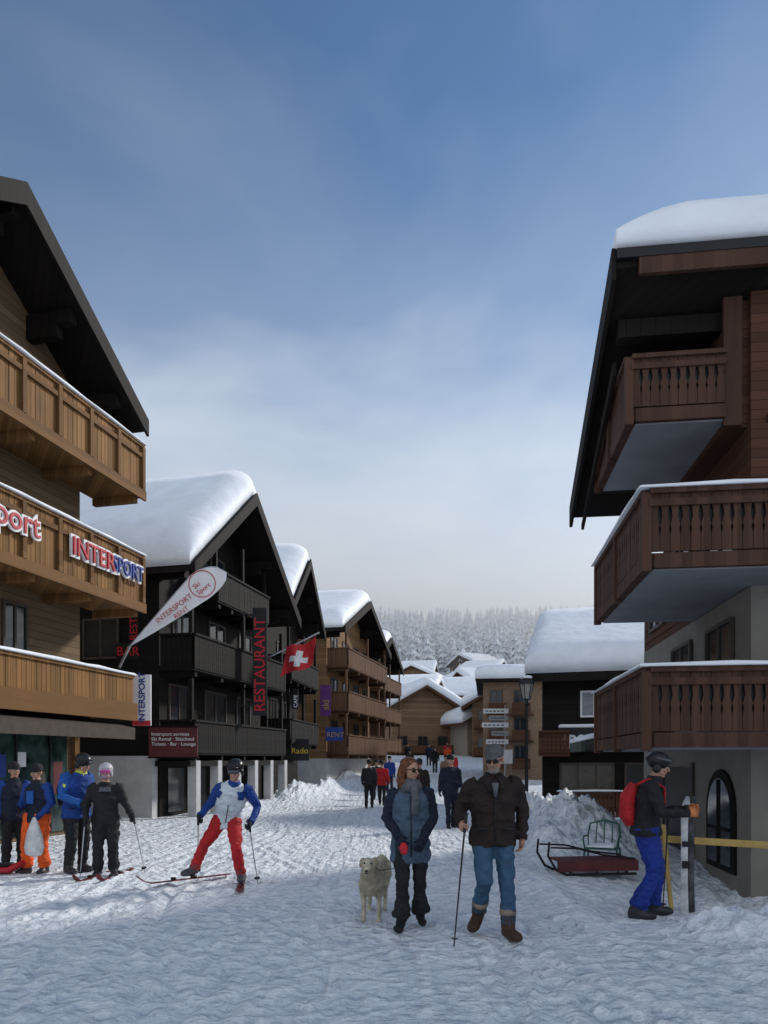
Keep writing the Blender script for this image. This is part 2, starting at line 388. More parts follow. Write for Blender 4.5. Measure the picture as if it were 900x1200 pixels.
text('sign_sport2', c1, 'SPORT', .48, (1.31, 16.32, 5.72), (R(90), 0, R(90)), bluep, .02, sx=.82)
text('sign_sport2_outline', c1, 'SPORT', .48, (1.27, 16.32, 5.72), (R(90), 0, R(90)), white, .02, .05, sx=.82)

# --- black chalet
c2 = chalet('black_timber_chalet', (-11.5, 0, 0), TH, 21.5, 28.8, 13, 7.05, 10.45, 1.46, .6, w_dark, w_dark2, .9,
            balc=[(1.78, 1.1, 21.5, 28.6, .95), (4.2, 1.1, 21.5, 28.6, 1.0), (6.5, 1.0, 23.2, 27.2, .95)],
            wins=[(22, 2.2, 1.2, 1.7), (24.2, 2.2, 1.6, 1.7), (26.6, 2.2, 1.2, 1.7), (22.2, 4.7, 1.2, 1.5), (24.5, 4.7, 1.2, 1.5), (26.8, 4.7, 1.1, 1.5), (24.6, 7, 1, 1.4)],
            swins=[(-2.5, 4.6, 1.2, 1.2), (-6, 4.6, 1.2, 1.2), (-9, 4.6, 1.2, 1.2)], base=(1.5, w_dark), seed=4, capsnow=False, amp=.05)
b = MB()
for i in range(6):
    y = 21.6+i*1.38; b.box(.85, 1.12, y, y+.26, -.4, 1.62, plaster_w)
b.box(-2.2, -.02, 21.15, 21.45, -.4, 1.75, plaster_w)
b.box(-.01, 1.1, 21.3, 28.7, 1.45, 1.61, w_dark)
for i in range(5):
    y = 21.9+i*1.38; b.box(.04, .06, y, y+.95, .1, 1.4, glass)
b.build('ground_floor', c2)
# --- third dark chalet
TH3 = R(6.7)
c3 = chalet('dark_timber_chalet', (-8.2, 0, 0), TH3, 29.6, 34.9, 12, 7.7, 10.4, 1.25, .65, w_dark, w_dark2, .8,
            balc=[(2.3, 1.0, 29.6, 34.9, .95), (4.9, 1.0, 29.6, 34.9, .95)], wins=[(30, 2.8, 1, 1.4), (32, 2.8, 1.2, 1.4), (31, 5.3, 1, 1.4), (33, 5.3, 1, 1.4), (31.5, 7.8, 1, 1.1)], seed=8, capsnow=False)
c4 = chalet('brown_timber_chalet', (-12.3, 0, 0), TH, 39.6, 48.6, 12, 8.5, 10.9, 1.3, .8, w_or, w_dark2, .8,
            balc=[(1.9, 1.2, 39.6, 48.4, 1.0), (4.2, 1.2, 39.6, 48.4, 1.0), (6.5, 1.2, 39.6, 48.4, 1.0)],
            wins=[(40.3+i*2.2, z, 1.2, 1.5) for i in range(4) for z in (2.3, 4.6, 6.9)], swins=[(-2.2, 4.6, 1, 1.2), (-2.2, 6.8, 1, 1.1)], bm_=w_or2, seed=11, base=(1.7, plaster_w), capsnow=False)
c5 = chalet('dark_timber_chalet', (-14.1, 0, .3), TH, 54.2, 61.4, 12, 8.6, 10.7, 1.3, .8, w_or2, w_dark2, .7,
            balc=[(1.9, 1.2, 54.2, 61.4, 1.0), (4.2, 1.2, 54.2, 61.4, 1.0), (6.5, 1.2, 54.2, 61.4, 1.0)], seed=14, capsnow=False)
# --- right dark house with deep roof snow
c7 = empty('sport_shop_chalet', (4.55, 23.2, 0), R(-17))
b = MB()
zr7 = lambda y: 4.42+.46*y if y < 4.6 else 4.42+.46*4.6-.46*(y-4.6)
b.extr([(.45, .6, -1), (.45, 8.6, -1), (.45, 8.6, 4.4), (.45, 4.6, 6.3), (.45, .6, 4.45)], (9, 0, 0), w_dark)
b.build('walls', c7)
b = MB()
for s in (0, 1):
    ya, yb = (0, 4.6) if s == 0 else (4.6, 9.2)
    b.extr([(0, ya, zr7(ya)), (0, yb, zr7(yb)), (0, yb, zr7(yb)-.2), (0, ya, zr7(ya)-.2)], (10, 0, 0), w_dark2)
b.box(0, 10, -.05, 0, 4.12, 4.5, w_dark2)
b.build('roof', c7)
snow_pad('roof_snow', c7, -.05, 10, -.08, 9.2, lambda x, y: zr7(y), .8, r=.6, nx=12, ny=14, seed=20)
b = MB()
window_y(b, 1.65, 3.0, .85, .85, .6, fm=white, gm=M('curtained_glass', (.25, .26, .28), bump=0, rough=.3))
b.box(.4, 1.35, -.2, .6, 1.75, 1.9, w_brown); rail(b, (.4, -.2), (1.35, -.2), 1.85, 2.5, w_brown, notch=False)
b.box(1.0, 4.5, .1, .16, 1.95, 2.65, black); b.box(1.0, 4.5, .161, .6, 1.9, 1.98, black)
window_y(b, 1.0, .1, 1.7, 1.45, .6, gm=M('lit_shop_glass', (.10, .085, .07), bump=0, rough=.2), div=3)
window_y(b, 3.0, .1, 1.7, 1.45, .6, div=3)
b.build('front_details', c7)
snow_pad('canopy_snow', c7, 1.0, 4.5, .1, .6, lambda x, y: 2.65 if y < .17 else 2.65, .12, .1, 8, 2, .03, 3)
text('shop_lettering', c7, 'sport', .62, (1.12, .085, 2.14), (R(90), 0, 0), white, .01, .012, sx=.8)
# brown picket fence
f = empty('wooden_fence', (0, 0, 0)); b = MB()
for i in range(24):
    x = 5.0+i*.12; b.box(x, x+.09, 20.9, 20.93, -.1, .72+.03*math.sin(i), w_brown)
b.box(5.0, 7.9, 20.94, 20.98, .15, .24, w_brown); b.box(5.0, 7.9, 20.94, 20.98, .5, .6, w_brown)
b.build('pickets', f); snow_pad('snow_cap', f, 5.0, 7.9, 20.88, 21.0, lambda x, y: .72, .05, .05, 8, 2, .02)

# --- beige building further on the right
c6 = empty('beige_house', (5.6, 41, 0), R(-8)); b = MB()
b.box(0, 6, 0, 8, -1, 6.0, M('ochre_plaster', (.22, .15, .10), rough=.9)); b.build('walls', c6)
b = MB()
for i in range(2):
    for z in (1.6, 3.2, 4.7):
        window_y(b, .4+i*1.3, z, .7, .85, 0); b.box(.3+i*1.3, 1.3+i*1.3, -.4, -.36, z-.5, z+.1, w_brown)
b.box(.2, 2.8, -.35, 0, 2.6, 2.7, w_brown); b.box(.2, 2.8, -.35, 0, 4.1, 4.18, w_brown)
b.box(-.4, 6.4, -.6, 8.6, 6.0, 6.18, w_dark2); b.build('windows', c6)
snow_pad('roof_snow', c6, -.45, 6.4, -.65, 8.6, lambda x, y: 6.18+.05*y, .8, .5, 8, 8, seed=30)

# ------------------------------------------------------------------ right brown chalet with balconies
TR = R(7.04)
r = empty('balcony_chalet', (4.96, 9.8, 0), -TR); b = MB()
b.box(0, 9, 0, 6.2, -1, 4.0, plaster)
b.box(.002, 9, 3.31, 6.18, 4.0, 5.75, w_brown)
b.extr([(.001, .002, 4.0), (.001, 3.3, 4.0), (.001, 3.3, 6.48), (.001, .002, 7.98)], (9, 0, 0), w_brown)
b.extr([(-.3, .12, 6.2), (-.3, 3.2, 6.2), (-.3, 3.2, 6.5), (-.3, .12, 7.93)], (.3, 0, 0), w_brown)
b.box(-.34, -.1, .04, .118, 6.2, 7.95, w_brownb)
b.box(.2, 9, -.05, 0, 6.2, 6.3, w_brownb)
b.box(-.015, -.001, .25, 6.1, 4.15, 5.6, w_brown)
b.build('walls', r)
b = MB()
zrR = lambda y: 8.36-(y+.36)*.46
b.extr([(-1.84, -.36, zrR(-.36)), (-1.84, 3.85, zrR(3.85)), (-1.84, 3.85, zrR(3.85)-.16), (-1.84, -.36, zrR(-.36)-.16)], (11, 0, 0), w_dark2)
b.extr([(-1.9, -.4, zrR(-.36)+.08), (-1.9, 3.9, zrR(3.9)+.08), (-1.9, 3.9, zrR(3.9)-.3), (-1.9, -.4, zrR(-.36)-.34)], (.058, 0, 0), w_dark2)
b.box(-1.84, 9.2, -.44, -.37, zrR(-.36)-.08, zrR(-.36)+.05, black)
b.box(-1.55, 9.2, -.43, -.365, zrR(-.36)-.3, zrR(-.36)-.082, w_brownb)
for y in (.3, 1.6, 2.9):
    zz = zrR(y)-.17; b.box(-1.7, -.3, y-.1, y+.1, zz-.3, zz-.05, w_dark2)
b.extr([(-1.72, .5, 7.2), (-1.72, 3.6, 5.95), (-1.72, 3.6, 6.05), (-1.72, .5, 7.4)], (.05, 0, 0), w_dark2)
b.build('roof', r)
snow_pad('roof_snow', r, -1.86, 9.2, -.48, 3.75, lambda x, y: zrR(y)+.05, .98, r=.95, nx=16, ny=8, seed=41, amp=.08, wall=.2)
b = MB()
def ubalc(z, yf, h, yb=2.55):
    if yf < -.1: b.box(-1.5, 9, yf+.05, -.001, z, z+.14, plaster_g)
    b.box(-1.5, -.31 if yf > -.1 else -.016, max(yf+.05, 0.0), yb, z, z+.14, plaster_g)
    xe = 9 if yf < -.1 else -.33
    b.box(-1.56, xe, yf-.03, yf+.048, z+.02, z+.2, w_brownb); b.box(-1.62, -1.502, yf-.03, yb+.03, z+.02, z+.2, w_brownb)
    rail(b, (-1.56, yf), (xe, yf), z+.22, z+h, w_brownb, w=.115, gap=.006, back=black)
    rail(b, (-1.58, yb), (-1.58, yf), z+.22, z+h, w_brownb, w=.115, gap=.006, back=black)
    rail(b, (-.35, yb), (-1.5, yb), z+.22, z+h, w_brownb, w=.115, gap=.006, back=black)
    for (x, y) in ((-1.63, yf-.05), (-1.63, yb-.05), (-1.63, (yf+yb)/2)):
        b.box(x-.02, x+.09, y, y+.1, z-.02, z+h+.02, w_brownb)
    b.box(-1.57, xe, yf-.062, yf-.032, z+.22+(h-.22)*.78, z+.22+(h-.22)*.9, w_brownb)
ubalc(1.78, -1.0, .95); ubalc(4.0, -1.0, .93); ubalc(6.28, .02, .87)
b.build('balconies', r)
for z in (1.78+.95, 4.0+.93):
    snow_pad('rail_snow', r, -1.7, 9, -1.1, -.9, lambda x, y, zz=z+.06: zz, .06, .06, 30, 2, .05, 3)
    snow_pad('rail_snow', r, -1.7, -1.5, -.9, 2.6, lambda x, y, zz=z+.06: zz, .06, .06, 3, 12, .05, 5)
b = MB()
for (y, z, w, h, d) in ((.5, 4.35, 1.3, 1.2, 2), (2.6, 4.3, 1.2, 1.2, 2), (4.4, 4.3, 1.1, 1.2, 2), (.6, 2.2, 1.2, 1.5, 2), (2.6, 2.2, 1.2, 1.5, 2)): window_x(b, y, z, w, h, -.016, -1, div=d)
b.box(-.03, -.001, 2.6, 4.4, -.6, 1.5, black)
b.box(-.05, -.001, 2.5, 2.6, -.6, 1.6, greyw); b.box(-.05, -.001, 4.4, 4.5, -.6, 1.6, greyw)
# arched window on the street side
def arch(w, h, n=12): return [(-w/2, 0), (w/2, 0)]+[(w/2*math.cos(math.pi*i/n), h-w/2+w/2*math.sin(math.pi*i/n)) for i in range(n+1)]
b.extr([(-.002, 1.15+s, .0+z) for s, z in arch(1.25, 1.5)], (-.04, 0, 0), w_dark)
b.extr([(-.045, 1.15+s, .09+z) for s, z in arch(1.0, 1.28)], (-.01, 0, 0), glass)
b.box(-.08, -.04, 1.13, 1.17, .09, 1.35, w_dark); b.box(-.08, -.04, .66, 1.64, .6, .64, w_dark)
b.build('windows', r)
b = MB(); b.extr([(-.02, 3.4, 2.35), (-1.75, 3.4, 1.98), (-1.75, 3.4, 1.80), (-1.68, 3.4, 1.80), (-1.68, 3.4, 1.92), (-.02, 3.4, 2.28)], (0, 1.6, 0), M('green_awning', (.05, .07, .06), rough=.7))
b.build('canopy', r)
snow_pad('canopy_snow', r, -1.75, -.05, 3.35, 5.05, lambda x, y: 2.36+.214*x, .1, .12, 6, 6, .03, 6)

# ------------------------------------------------------------------ distant village
VM = [wood('larch_siding', (.12, .07, .04), .3, 'Z'), wood('old_siding', (.09, .06, .042), .3, 'Z'), M('cream_plaster', (.3, .25, .2)), wood('honey_siding', (.2, .12, .07), .3, 'Z')]
def village(X, Y, w, dp, h, rise, th, m, t=1.0):
    z = gz(X, Y)
    e = empty('village_chalet', (X, Y, z), th); b = MB()
    b.extr([(-w/2, 0, -3), (w/2, 0, -3), (w/2, 0, h), (0, 0, h+rise), (-w/2, 0, h)], (0, dp, 0), VM[m])
    for s in (-1, 1): b.extr([(0, -1, h+rise+.25), (s*(w/2+1), -1, h-rise*2/w+.25), (s*(w/2+1), -1, h-rise*2/w), (0, -1, h+rise)], (0, dp+2, 0), w_or2)
    for k in range(int(h//2.6)):
        zz = .7+k*2.6
        b.box(-w/2+.2, w/2-.2, -.9, 0, zz-.5, zz-.35, w_or2); b.box(-w/2+.2, w/2-.2, -.9, -.82, zz-.35, zz+.3, w_or2)
        for i in range(int(w//2.2)):
            xx = -w/2+.6+i*2.2; window_y(b, xx, zz+.1, 1.1, 1.2, 0)
    b.build('house', e)
    snow_pad('roof_snow', e, -w/2-1.1, w/2+1.1, -1.1, dp+1.1, lambda x, y: h+rise+.25-rise*2/w*abs(x), t, .8, 12, 6, .15, X)
for a in [(7.5, 108, 13, 10, 5.5, 2.6, R(75), 3), (3.5, 84, 8, 9, 4.2, 1.8, R(15), 0), (14.5, 96, 9, 9, 4.6, 2.0, R(-15), 1), (11.2, 74, 6, 8, 3.6, 1.6, R(20), 2),
          (4.8, 135, 10, 10, 5, 2.4, R(60), 1), (16, 150, 12, 10, 6, 2.5, R(-70), 3), (24, 170, 12, 10, 6, 2.5, R(30), 0), (7, 180, 12, 10, 6, 2.8, R(-20), 3), (13.5, 200, 11, 10, 6, 2.8, R(80), 0),
          (20, 125, 11, 10, 5.5, 2.4, R(70), 1), (28, 140, 10, 10, 5.5, 2.4, R(-70), 2), (-2, 150, 12, 10, 6, 2.5, R(10), 1), (33, 205, 12, 10, 6, 2.5, R(60), 3), (24, 225, 12, 10, 6, 2.5, R(-60), 1), (2, 215, 12, 10, 6, 2.5, R(60), 0),
          (12, 70, 7, 9, 5.2, 2, R(-8), 3), (15.5, 58, 8, 9, 6.5, 2, R(-8), 1), (4.2, 76, 7, 9, 5.0, 2, R(15), 3)]:
    village(*a)

# ------------------------------------------------------------------ snowy conifers, haze painted into their colour, whiter the higher they stand
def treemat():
    m, nt, b_ = newmat('snowy_hazed_needles'); N = nt.nodes; L = nt.links
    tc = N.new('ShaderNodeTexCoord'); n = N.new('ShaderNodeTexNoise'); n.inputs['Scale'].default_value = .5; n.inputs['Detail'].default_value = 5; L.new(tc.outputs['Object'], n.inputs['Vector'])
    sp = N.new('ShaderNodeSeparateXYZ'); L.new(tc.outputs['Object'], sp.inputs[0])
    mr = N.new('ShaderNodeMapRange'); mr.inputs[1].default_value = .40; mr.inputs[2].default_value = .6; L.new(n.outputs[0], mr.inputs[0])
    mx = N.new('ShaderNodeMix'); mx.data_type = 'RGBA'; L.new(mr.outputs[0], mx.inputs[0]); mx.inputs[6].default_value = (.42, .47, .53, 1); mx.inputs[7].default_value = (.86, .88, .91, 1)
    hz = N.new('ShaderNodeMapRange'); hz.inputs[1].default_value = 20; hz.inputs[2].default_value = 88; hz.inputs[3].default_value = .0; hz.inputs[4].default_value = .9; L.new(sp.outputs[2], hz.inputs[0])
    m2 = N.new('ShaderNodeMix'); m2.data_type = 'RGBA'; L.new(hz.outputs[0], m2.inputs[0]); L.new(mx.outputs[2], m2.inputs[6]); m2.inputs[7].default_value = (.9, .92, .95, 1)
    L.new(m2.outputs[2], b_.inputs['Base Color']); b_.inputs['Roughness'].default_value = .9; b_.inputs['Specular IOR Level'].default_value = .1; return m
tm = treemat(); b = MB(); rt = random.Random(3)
def conifer(x, y, h):
    z = gz(x, y)-.5; lay = 6; w = h*.2
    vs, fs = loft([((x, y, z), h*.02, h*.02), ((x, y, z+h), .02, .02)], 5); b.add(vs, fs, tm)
    for l in range(lay):
        t = l/lay; zb = z+h*(.1+.8*t); rr = w*(1-t)**.85+.15; n = 7; vs = [(x, y, zb+h*.2*(1-.3*t))]; a0 = rt.random()*6
        for k in range(n*2):
            q = rr*(1 if k % 2 else .5)*rt.uniform(.7, 1.2); a = a0+math.pi*k/n
            vs.append((x+q*math.cos(a), y+q*math.sin(a), zb-(.05*h*rt.random() if k % 2 else -.02*h)))
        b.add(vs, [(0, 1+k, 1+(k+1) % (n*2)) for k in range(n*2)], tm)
for i in range(1900):
    y = rt.uniform(225, 450); x = rt.uniform(-50, 130)
    if y < 250 and rt.random() < .6: continue
    if noise.noise((x*.03, y*.03, 9)) > .28: continue
    conifer(x, y, rt.choice([rt.uniform(7, 12), rt.uniform(12, 20)]))
for i in range(60):
    y = rt.uniform(110, 225); x = rt.choice([rt.uniform(-25, 0), rt.uniform(26, 60), rt.uniform(-10, 50)])
    if y > 150: conifer(x, y, rt.uniform(6, 11))
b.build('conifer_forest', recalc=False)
# real low cloud lying on the slope behind the village
mm = bpy.data.materials.new('mist'); mm.use_nodes = True; nt = mm.node_tree; nt.nodes.clear()
vsn = nt.nodes.new('ShaderNodeVolumeScatter'); vsn.inputs['Color'].default_value = (.93, .97, 1, 1); vsn.inputs['Density'].default_value = .0042; vsn.inputs['Anisotropy'].default_value = .6
mo = nt.nodes.new('ShaderNodeOutputMaterial'); nt.links.new(vsn.outputs[0], mo.inputs['Volume'])
b = MB(); b.box(-320, 360, 190, 500, -20, 98, mm); b.build('valley_mist')

# ------------------------------------------------------------------ signs, flags, lamp
fl = empty('feather_flag', (-5.96, 17.0, 4.3)); b = MB(); L_ = 2.85; ang = math.atan2(1.65, 2.2)
ax = Vector((math.cos(ang), 0, math.sin(ang))); up = Vector((-math.sin(ang), 0, math.cos(ang)))
low = []; hi = []
for i in range(25):
    t = i/24; w = .68*t**.9 if t <= .76 else .68*(.76**.9)*math.sqrt(max(0, 1-((t-.76)/.24)**2))
    low.append(ax*(L_*t)+up*(-.42*w)+Vector((0, .03*math.sin(t*5), 0))); hi.append(ax*(L_*t)+up*(w*.85)+Vector((0, .03*math.sin(t*5+.6), 0)))
n = 25; b.add(low+hi, [(i, i+1, n+i+1, n+i) for i in range(n-1)], M('flag_fabric', (.82, .82, .84), rough=.8, var=.06, scale=3, bump=.4, bscale=4, bdist=.05))
b.build('flag', fl, smooth=True, recalc=False)
b = MB(); b.rod((-.35, .3, -.45), (0, 0, 0), .03, silver); pts = [(hi[i]+Vector((0, 0, .012)), .014, .014) for i in range(25)]; b.loft(pts, silver, 6); b.build('pole', fl)
p = ax*.85+up*(.02); text('flag_text', fl, 'INTERSPORT', .18, (p.x, -.045, p.z), (R(90), -ang, 0), redp, .001)
p = ax*1.25+up*(-.15); text('flag_text2', fl, 'RENT', .16, (p.x, -.045, p.z), (R(90), -ang, 0), redp, .001)
b = MB(); c = ax*2.24+up*.14
for k in range(28):
    a = 2*math.pi*k/28; a2 = 2*math.pi*(k+1)/28
    q = lambda r, t: c+ax*(r*math.cos(t))+up*(r*math.sin(t))+Vector((0, -.05, 0))
    b.add([q(.30, a), q(.30, a2), q(.32, a2), q(.32, a)], [(0, 1, 2, 3)], redp)
b.build('emblem', fl); p = c-ax*.22; text('emblem_text', fl, 'Ski\nSport', .16, (p.x, -.05, p.z+.0), (R(90), -ang, 0), redp, .001)

def flat_sign(name, X0, X1, Y, Z0, Z1, bm_, s=None, size=.3, tm_=white, rot=False, dx=.05, dz=.05):
    e = empty(name, (X0, Y, Z0)); b = MB(); b.box(0, X1-X0, 0, .06, 0, Z1-Z0, bm_); b.build('board', e, bevel=.008)
    if s:
        if rot: text('lettering', e, s, size, (X1-X0-dx, -.012, dz), (R(90), R(-90), 0), tm_, .004, .004)
        else: text('lettering', e, s, size, (dx, -.012, dz), (R(90), 0, 0), tm_, .004)
    return e
s1 = flat_sign('restaurant_sign', -4.33, -3.86, 23.9, 3.1, 6.65, black, 'RESTAURANT', .50, redglow, True, dx=.07, dz=.12)
b = MB(); b.box(-.6, 0, .0, .04, 3.3, 3.34, black); b.box(-.6, 0, .0, .04, .3, .34, black); b.build('bracket', s1)
s2 = flat_sign('vertical_shop_sign', -6.02, -5.58, 17.35, 2.46, 3.68, white, 'INTERSPORT', .21, bluep, True, dx=.14, dz=.07)
b = MB(); b.box(.0, .44, -.004, 0, .0, .12, redp); b.box(-.5, 0, .02, .04, 1.0, 1.03, black); b.build('stripe', s2)
s3 = flat_sign('bar_sign', -7.62, -7.0, 20.6, 4.5, 4.95, black, 'BAR', .36, redglow, dx=.02, dz=.1)
s4 = empty('hanging_letters_sign', (-7.25, 20.6, 4.95)); b = MB(); b.box(0, .26, 0, .05, 0, 1.2, black); b.build('board', s4); text('lettering', s4, 'REST', .3, (.24, -.01, .08), (R(90), R(-90), 0), redglow, .004)
s5 = flat_sign('notice_board', -6.62, -5.25, 20.4, 1.72, 2.55, maroon, 'Intersport services\nSki Rental · Skischool\nTickets · Bar · Lounge', .14, white, dx=.08, dz=.6)
b = MB()
for a in ((-.03, 1.4, -.02, .08, -.04, 0), (-.03, 1.4, -.02, .08, .83, .87)): b.box(*a, w_dark)
b.build('frame', s5)
s7 = flat_sign('purple_banner', -3.3, -2.75, 37.5, 3.9, 5.5, purple, 'ski', .5, yellowp, True, dx=.1, dz=.3)
s8 = flat_sign('blue_sign', -3.0, -2.1, 37.2, 2.6, 3.3, bluep, 'RENT', .36, yellowp, dx=.05, dz=.2)
s9 = flat_sign('yellow_neon_sign', -3.9, -3.1, 30.0, 1.6, 2.5, black, 'Rado', .34, M('yellow_letter', (.7, .48, .05), bump=0), dx=.06, dz=.3)
s10 = flat_sign('cafe_sign', -3.72, -3.48, 29.5, 3.7, 4.5, black, 'CAFE', .22, sgw if False else white, True, dx=.04, dz=.06)
# swiss flag
swr = M('flag_red', (.5, .03, .035), bump=.2, rough=.8); sww = M('flag_white', (.75, .75, .76), bump=.2, rough=.8)
sf = empty('swiss_flag', (-3.72, 26.0, 4.6)); b = MB(); n = 31; S = 1.2; vs = []
for j in range(n):
    for i in range(n):
        u, v = i/(n-1), j/(n-1); vs.append((u*S*.9+.22*v, .12*math.sin(u*8+v*3), v*S*.85+.42*u-.28*math.sin(v*3)*u*u+.06*math.sin(u*6+v)))
for j in range(n-1):
    for i in range(n-1):
        a, c_ = (i+.5)/(n-1)-.5, (j+.5)/(n-1)-.5
        wh = (abs(a) < .1 and abs(c_) < .3) or (abs(c_) < .1 and abs(a) < .3)
        b.f.append([j*n+i, j*n+i+1, (j+1)*n+i+1, (j+1)*n+i]); b.m.append(b.mi(sww if wh else swr))
b.v = vs; b.build('cloth', sf, smooth=True, recalc=False)
b = MB(); b.rod((-.7, .2, .62), (1.4, 0, 1.60), .03, silver); b.build('pole', sf)
# street lamp
sl = empty('street_lamp', (4.42, 22.5, 0)); b = MB()
b.loft([((0, 0, -.2), .12, .12), ((0, 0, .3), .11, .11), ((0, 0, .35), .06, .06), ((0, 0, 3.3), .045, .045), ((0, 0, 3.35), .09, .09), ((0, 0, 3.42), .05, .05), ((0, 0, 3.5), .05, .05)], black, 12)
b.loft([((0, 0, 3.5), .1, .1), ((0, 0, 3.52), .12, .12)], black, 6); b.loft([((0, 0, 4.0), .26, .26), ((0, 0, 4.05), .24, .24), ((0, 0, 4.2), .08, .08), ((0, 0, 4.3), .03, .03)], black, 6)
for k in range(6):
    a = k*math.pi/3; b.rod((.12*math.cos(a), .12*math.sin(a), 3.52), (.22*math.cos(a), .22*math.sin(a), 4.0), .012, black)
b.build('post', sl); b = MB(); b.loft([((0, 0, 3.53), .11, .11), ((0, 0, 3.99), .205, .205)], M('lantern_glass', (.3, .3, .28), rough=.3, bump=0), 6); b.build('lantern', sl)
snow_pad('snow_cap', sl, -.15, .15, -.15, .15, lambda x, y: 4.15, .1, .1, 3, 3, .01)
# direction sign post
ds = empty('direction_sign_post', (4.35, 26.0, 0)); b = MB(); b.rod((0, 0, -.2), (0, 0, 3.6), .04, silver)
sgr = M('grey_sign_board', (.3, .31, .32), rough=.5, bump=0)
for k, (z, w) in enumerate(((3.3, .9), (3.05, .7), (2.8, .95), (2.5, .6), (2.2, .8))):
    b.box(-w+.1, .1, -.06, -.03, z, z+.17, sgr if k % 2 else white)
    for q in range(5): b.box(-w+.18+q*(w-.2)/5, -.02-w+.18+(q+.8)*(w-.2)/5, -.064, -.06, z+.06, z+.1, black)
b.box(-.2, .25, -.06, -.03, 1.5, 2.0, white); b.build('boards', ds)
# green garden chair on the snow behind a dark red sled
bn = empty('garden_chair', (3.42, 11.35, gz(3.42, 11.35)-.06), R(-25)); bn.scale = (.85, .85, .8); b = MB()
for i in range(4): b.box(-.28, .28, -.25+i*.1, -.17+i*.1, .42, .445, greenp)
for x in (-.28, -.14, 0, .14, .26): b.loft([((x, .16, .44), .012, .012), ((x*1.05, .22, .7), .012, .012), ((x*.95, .27, .92-.5*x*x), .012, .012)], greenp, 6)
b.loft([((-.3, .2, .62), .016, .016), ((-.26, .27, .88), .018, .018), ((0, .29, .95), .018, .018), ((.26, .27, .88), .018, .018), ((.3, .2, .62), .016, .016)], greenp, 8, (0, 1, 0))
for x in (-.28, .28):
    b.loft([((x, -.24, .43), .018, .018), ((x*1.1, -.28, .0), .015, .015)], greenp, 7); b.loft([((x, .16, .43), .018, .018), ((x*1.1, .24, .0), .015, .015)], greenp, 7)
    b.loft([((x, -.24, .43), .015, .015), ((x*1.1, -.26, .62), .015, .015), ((x*1.12, -.1, .66), .018, .018), ((x*1.05, .2, .64), .015, .015)], greenp, 7)
b.build('frame', bn)
snow_pad('seat_snow', bn, -.24, .24, -.22, .12, lambda x, y: .447, .07, .08, 6, 4, .05, 4)
sd = empty('wooden_sled', (3.05, 10.75, gz(3.05, 10.75)+.01), R(8)); b = MB()
for y in (-.25, .2):
    b.loft([((-.72, y, .5), .018, .018), ((-.74, y, .3), .018, .018), ((-.62, y, .1), .02, .02), ((-.45, y, .02), .02, .02), ((.6, y, .02), .02, .02)], black, 6)
    b.loft([((-.70, y, .42), .015, .015), ((-.3, y, .40), .015, .015), ((.1, y, .30), .015, .015), ((.58, y, .24), .015, .015)], black, 6)
    for x in (-.4, 0, .45): b.box(x-.02, x+.02, y-.015, y+.015, .02, .2, black)
for i in range(4): b.box(-.55, .62, -.27+i*.13, -.17+i*.13, .2, .225, maroon)
b.box(-.6, .62, -.29, -.275, .07, .22, maroon); b.build('sled', sd)
ba = empty('wooden_barrier', (0, 8.35, 0)); b = MB()
b.extr([(3.12, 0, .70), (3.12, 0, .78), (5.6, 0, .63), (5.6, 0, .55)], (0, .05, 0), yellowp)
for x in (3.2, 4.9):
    b.extr([(x, -.25, -.1), (x+.045, -.25, -.1), (x+.045, .0, .90), (x, .0, .90)], (0, .04, 0), yellowp)
    b.extr([(x-.10, .32, -.1), (x-.055, .32, -.1), (x+.04, .07, .85), (x-.005, .07, .85)], (0, .04, 0), yellowp)
b.build('beam', ba, bevel=.006)

